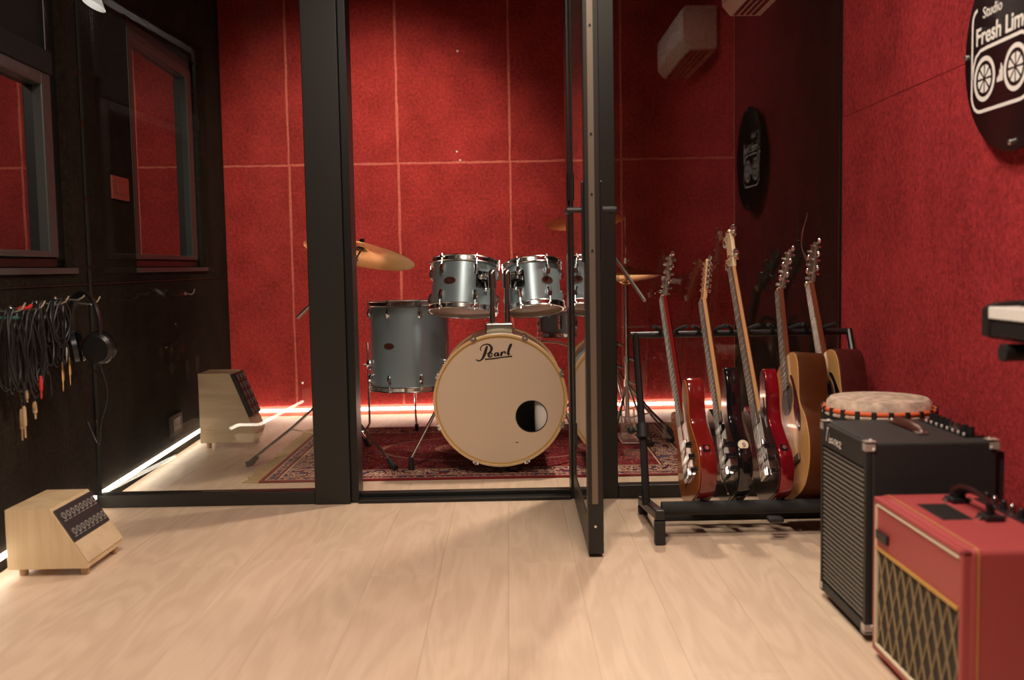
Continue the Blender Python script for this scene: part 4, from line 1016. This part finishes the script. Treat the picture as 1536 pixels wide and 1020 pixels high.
# ------------------------------------------------------------------ guitars (z along the neck, front towards -x, y across the body)
STRAT = [(0, 0), (.09, .006), (.150, .055), (.162, .125), (.135, .195), (.115, .245), (.130, .305), (.148, .355), (.140, .395), (.112, .395), (.070, .350), (.036, .325),
         (-.036, .325), (-.068, .350), (-.102, .415), (-.130, .448), (-.156, .430), (-.150, .365), (-.125, .300), (-.117, .250), (-.135, .195), (-.163, .125), (-.150, .055), (-.09, .006)]
LP = [(0, 0), (.095, .006), (.155, .06), (.165, .13), (.135, .20), (.118, .245), (.130, .30), (.146, .345), (.135, .380), (.100, .375), (.062, .335), (.036, .315),
      (-.036, .315), (-.060, .345), (-.085, .395), (-.120, .412), (-.150, .385), (-.148, .330), (-.128, .285), (-.120, .245), (-.137, .20), (-.166, .13), (-.155, .06), (-.095, .006)]
ACO = [(0, 0), (.10, .008), (.168, .06), (.192, .135), (.175, .21), (.138, .262), (.126, .300), (.138, .36), (.143, .41), (.125, .452), (.075, .477), (.03, .482),
       (-.03, .482), (-.075, .477), (-.125, .452), (-.143, .41), (-.138, .36), (-.126, .300), (-.138, .262), (-.175, .21), (-.192, .135), (-.168, .06), (-.10, .008)]
NECK = []
def guitar(label, bot, top, outline, th, L, front, side, neckm, board, headm, pegs, yaw=.14, acoustic=False, name='electric_guitar', extras=(), hw=.038, hl=.19, bw=1.0, tilt_head=0, zs=1.0):
    top = top+Vector((math.cos(yaw), math.sin(yaw), 0))*(th/2)
    n = (top-bot).normalized(); X = Vector((math.cos(yaw), math.sin(yaw), 0)); X = (X-n*X.dot(n)).normalized(); Y = n.cross(X)
    sc = (top-bot).length/(L-hl)
    T = Matrix.Translation(bot) @ Matrix((X, Y, n)).transposed().to_4x4() @ Matrix.Scale(sc, 4)
    k_z = (zT-bot.z)/n.z; pc_ = bot+n*k_z+X*(-th/2+.008)*sc; NECK.append(pc_)
    t = thing(name, label, 'guitar', T=T, group='guitars in the rack')
    ol = [(p.x*bw, p.y*zs) for p in spline(outline, 4)]; zb = max(p[1] for p in ol)
    fx_ = -th/2
    MB().prism(ol, fx_+.003, th/2, 'x').build('body', side, t, smooth=True, bevel=.004 if not acoustic else .0025, seg=2, angle=50)
    cx_ = sum(p[0] for p in ol)/len(ol); cz_ = sum(p[1] for p in ol)/len(ol)
    fo = [((p[0]-cx_)*(.955 if not acoustic else .985)+cx_, (p[1]-cz_)*(.965 if not acoustic else .987)+cz_) for p in ol]
    MB().prism(fo, fx_, fx_+.0028, 'x').build('top', front, t, bevel=.001, seg=1)
    zn = L-hl; hs = .325 if not acoustic else .470*zs
    # neck
    b = MB(); rows_ = []
    for z, w_, dep in ((hs-.03 if not acoustic else hs-.01, .028, .026), (hs+.02, .0275, .022), (zn, .0215, .020)):
        rows_.append([(fx_-.001, -w_, z), (fx_-.001, w_, z), (fx_+dep*.6, w_*.9, z), (fx_+dep, w_*.35, z), (fx_+dep, -w_*.35, z), (fx_+dep*.6, -w_*.9, z)])
    vs_ = [[b.bm.verts.new(p) for p in r_] for r_ in rows_]
    for i in range(2):
        for j in range(6): b.bm.faces.new((vs_[i][j], vs_[i][(j+1) % 6], vs_[i+1][(j+1) % 6], vs_[i+1][j]))
    b.bm.faces.new(vs_[0]); b.bm.faces.new(vs_[2])
    nk = b.build('neck', neckm, t, smooth=True, angle=40)
    z0_ = .285 if not acoustic else .37*zs
    fb = MB(); q = []
    for z, w_ in ((z0_, .0295), (zn, .0218)): q.append([fb.bm.verts.new(p) for p in ((fx_-.0065, -w_, z), (fx_-.0065, w_, z), (fx_-.0012, w_, z), (fx_-.0012, -w_, z))])
    for j in range(4): fb.bm.faces.new((q[0][j], q[0][(j+1) % 4], q[1][(j+1) % 4], q[1][j]))
    fb.bm.faces.new(q[0]); fb.bm.faces.new(q[1]); fbo = fb.build('fingerboard', board, t)
    scale_l = zn-(.10 if not acoustic else .15)
    b = MB()
    for k in range(1, 20):
        z = zn-scale_l*(1-2**(-k/12))
        if z < z0_+.004: break
        w_ = .0218+(.0295-.0218)*(zn-z)/(zn-z0_); b.bx(fx_-.0076, fx_-.0066, -w_, w_, z-.0007, z+.0007)
    fr_ = b.build('frets', 'steel', fbo); fr_['kind'] = 'stuff'
    # headstock
    hp2 = [(-.0215, zn), (-.030, zn+.03), (-hw, zn+.06), (-hw*.95, L-.02), (-hw*.4, L), (hw*.4, L), (hw*.95, L-.02), (hw, zn+.06), (.030, zn+.03), (.0215, zn)]
    HT = Matrix.Translation((fx_, 0, zn)) @ Matrix.Rotation(tilt_head, 4, 'Y') @ Matrix.Translation((-fx_, 0, -zn))
    hd = MB().prism(hp2, fx_+.001, fx_+.016, 'x', HT).build('headstock', headm, t, bevel=.003)
    MB().bx(fx_-.008, fx_+.002, -.0215, .0215, zn-.002, zn+.003).build('nut', 'cream', t)
    k = 0
    for s, cnt in pegs:
        for i in range(cnt):
            z = zn+.040+(hl-.065)*i/max(1, cnt-1); big = 1.6 if cnt <= 2 else 1.0
            b = MB(); e = HT @ Vector((fx_+.008, s*hw*.9, z)); b.cyl(e, e+Vector((0, s*.022, 0)), .0045*big, 8); b.ball(e+Vector((0, s*.028, 0)), .0115*big, 8, (.7, 1, 1)); b.cyl(HT @ Vector((fx_-.012, s*hw*.55, z)), HT @ Vector((fx_+.028, s*hw*.55, z)), .0055*big, 8)
            b.build('tuning_peg', 'chrome', hd, smooth=True)
    ns = 4 if sum(c_ for _, c_ in pegs) == 4 else 6
    b = MB(); zbr = .10 if not acoustic else .125
    for i in range(ns):
        f_ = (i-(ns-1)/2)/(ns-1); b.tube([(fx_-.011, f_*.052, zbr), (fx_-.0085, f_*.036, zn)], .0005 if ns == 6 else .0009, 4)
    st_ = b.build('strings', 'strings', t); st_['kind'] = 'stuff'
    if acoustic:
        hz_ = .335*zs
        T2 = Matrix.Translation((fx_-.0003, 0, hz_)) @ Matrix.Rotation(-PI/2, 4, 'Y')
        MB().lathe([(0, 0), (.050, 0), (.050, .0006), (0, .0006)], 32, T2).build('sound_hole', 'ink', t)
        b = MB(); ring(b, .052, .062, 0, .0007, 36, T2); b.build('rosette', 'rose', t)
        pgp = [(-.045, .40), (-.066, .36), (-.068, .31), (-.055, .28), (-.075, .21), (-.105, .19), (-.120, .23), (-.110, .29), (-.090, .35), (-.070, .39)]
        MB().prism([(p.x, p.y*zs) for p in spline(pgp, 3)], fx_-.0012, fx_-.0002, 'x').build('pickguard', 'gloss', t)
        MB().bx(fx_-.009, fx_-.0003, -.085, .085, .110, .138).build('bridge', 'rose', t, bevel=.003)
        MB().bx(fx_-.012, fx_-.0092, -.040, .040, .126, .129).build('saddle', 'cream', t)
    else:
        for z in (.150, .205, .262)[:2 if 'two' in extras else 3]:
            MB().bx(fx_-.007, fx_-.0003, -.040, .040, z-.011, z+.011).build('pickup', 'gloss' if 'chromepu' not in extras else 'chrome', t, bevel=.003)
        br = MB().bx(fx_-.010, fx_-.0003, -.042, .042, .080, .112).build('bridge', 'chrome', t, bevel=.003)
        for i in range(ns): MB().bx(fx_-.0135, fx_-.0102, (i-(ns-1)/2)*.0125-.0045, (i-(ns-1)/2)*.0125+.0045, .086, .106).build('saddle', 'chrome', br)
        for y, z in ((-.085, .175), (-.105, .125), (-.112, .075)):
            MB().cyl((fx_-.0003, y, z), (fx_-.017, y, z), .0115, 12, .0095).build('knob', 'gloss', t, smooth=True)
        # jack plate on the near side of the lower bout
        k_ = min(range(len(ol)), key=lambda i: abs(ol[i][1]-.135)+(0 if ol[i][0] < 0 else 9)); yj, zj = ol[k_]
        jm = 'trimw' if 'ovaljack' in extras else 'gloss'
        jp = MB().lathe([(0, 0), (.017, 0), (.016, .002), (0, .002)], 4 if jm == 'gloss' else 20, Matrix.Translation((0, yj-.001, zj)) @ Matrix.Rotation(PI/2, 4, 'X') @ Matrix.Rotation(PI/4, 4, 'Z') @ Matrix.Diagonal((1.1, 1.1, 1, 1))).build('jack_plate', jm, t)
        MB().cyl((0, yj-.003, zj), (0, yj-.008, zj), .007, 12).build('jack_socket', 'chrome', jp)
        MB().cyl((0, 0, -.0002), (0, 0, -.010), .006, 10).build('strap_button', 'chrome', t)
        if 'guard' in extras:
            pg = [(.03, .30), (.07, .33), (.10, .30), (.09, .24), (.06, .18), (.03, .13), (-.04, .115), (-.10, .05), (-.125, .09), (-.125, .15), (-.10, .22), (-.09, .28), (-.11, .35), (-.07, .33), (-.035, .30)]
            MB().prism([(p.x, p.y) for p in spline(pg, 3)], fx_-.0022, fx_-.0002, 'x').build('pickguard', 'tort', t)
        if 'arm' in extras:
            MB().tube([(fx_-.010, -.03, .10), (fx_-.03, -.04, .10), (fx_-.036, -.06, .07), (fx_-.034, -.10, -.01)], .0028, 8).build('tremolo_arm', 'chrome', t, smooth=True)
    return t
def gp(bpx, bpy_, tpx, tpy, yb=3.29, yt=3.69): return aty(bpx, bpy_, yb), aty(tpx, tpy, yt)
b0, t0_ = gp(1052, 752, 993, 447)
guitar('sunburst electric guitar with cherry red sides, first in the rack', b0, t0_, LP, .058, .99, 'burst', 'cherry', 'cherry', 'rose', 'rose', ((-1, 3), (1, 3)), extras=('two', 'chromepu'), tilt_head=.26, yaw=.07)
b0, t0_ = gp(1106, 750, 1052, 452)
guitar('black electric guitar with maple neck and white oval jack plate', b0, t0_, STRAT, .050, .99, 'gloss', 'gloss', 'maple', 'rose', 'maple', ((-1, 6),), extras=('ovaljack', 'arm'), hw=.030, tilt_head=.20, yaw=.07)
b0, t0_ = gp(1166, 750, 1096, 403, yt=3.70)
guitar('metallic red bass guitar with dark front and pale headstock', b0, t0_, STRAT, .050, 1.10, 'tort', 'metred', 'maple', 'rose', 'palehead', ((-1, 2), (1, 2)), name='bass_guitar', extras=('guard', 'two'), hl=.17, hw=.036, yaw=.07, tilt_head=.05)
b0, t0_ = gp(1216, 748, 1167, 438)
guitar('natural-topped acoustic guitar with black pickguard and brown sides', b0, t0_, ACO, .105, 1.02, 'spruce', 'brside', 'mahog', 'rose', 'rose', ((-1, 3), (1, 3)), acoustic=True, name='acoustic_guitar', yaw=.08, bw=.95, zs=1.12, tilt_head=.26)
b0, t0_ = gp(1288, 742, 1213, 428)
g5 = guitar('acoustic guitar with dark red sides standing behind the hand drum', b0, t0_, ACO, .098, 1.02, 'spruce', 'dkside', 'mahog', 'mahog', 'rose', ((-1, 3), (1, 3)), acoustic=True, name='acoustic_guitar', yaw=.08, bw=.95, zs=1.10, tilt_head=.22)
b = MB()
for k in range(3): b.tube(spline([(-.035, .01, .96-k*.02), (-.04, .03, 1.02), (-.035, .01-k*.01, 1.08), (-.03, -.035-k*.012, 1.10+k*.01)], 5, False), .0012, 4)
b.build('string_ends', 'strings', g5)
# padded prongs of the rack, one pair around each neck
for p in NECK:
    for s in (-1, 1):
        b = MB().tube([(p.x+s*.028, yT-.010, zT+.012), (p.x+s*.036, yT-.034, zT+.022), (p.x+s*.060, yT-.066, zT+.034)], .0075, 8)
        b.build('neck_prong', 'foam', rk, smooth=True)
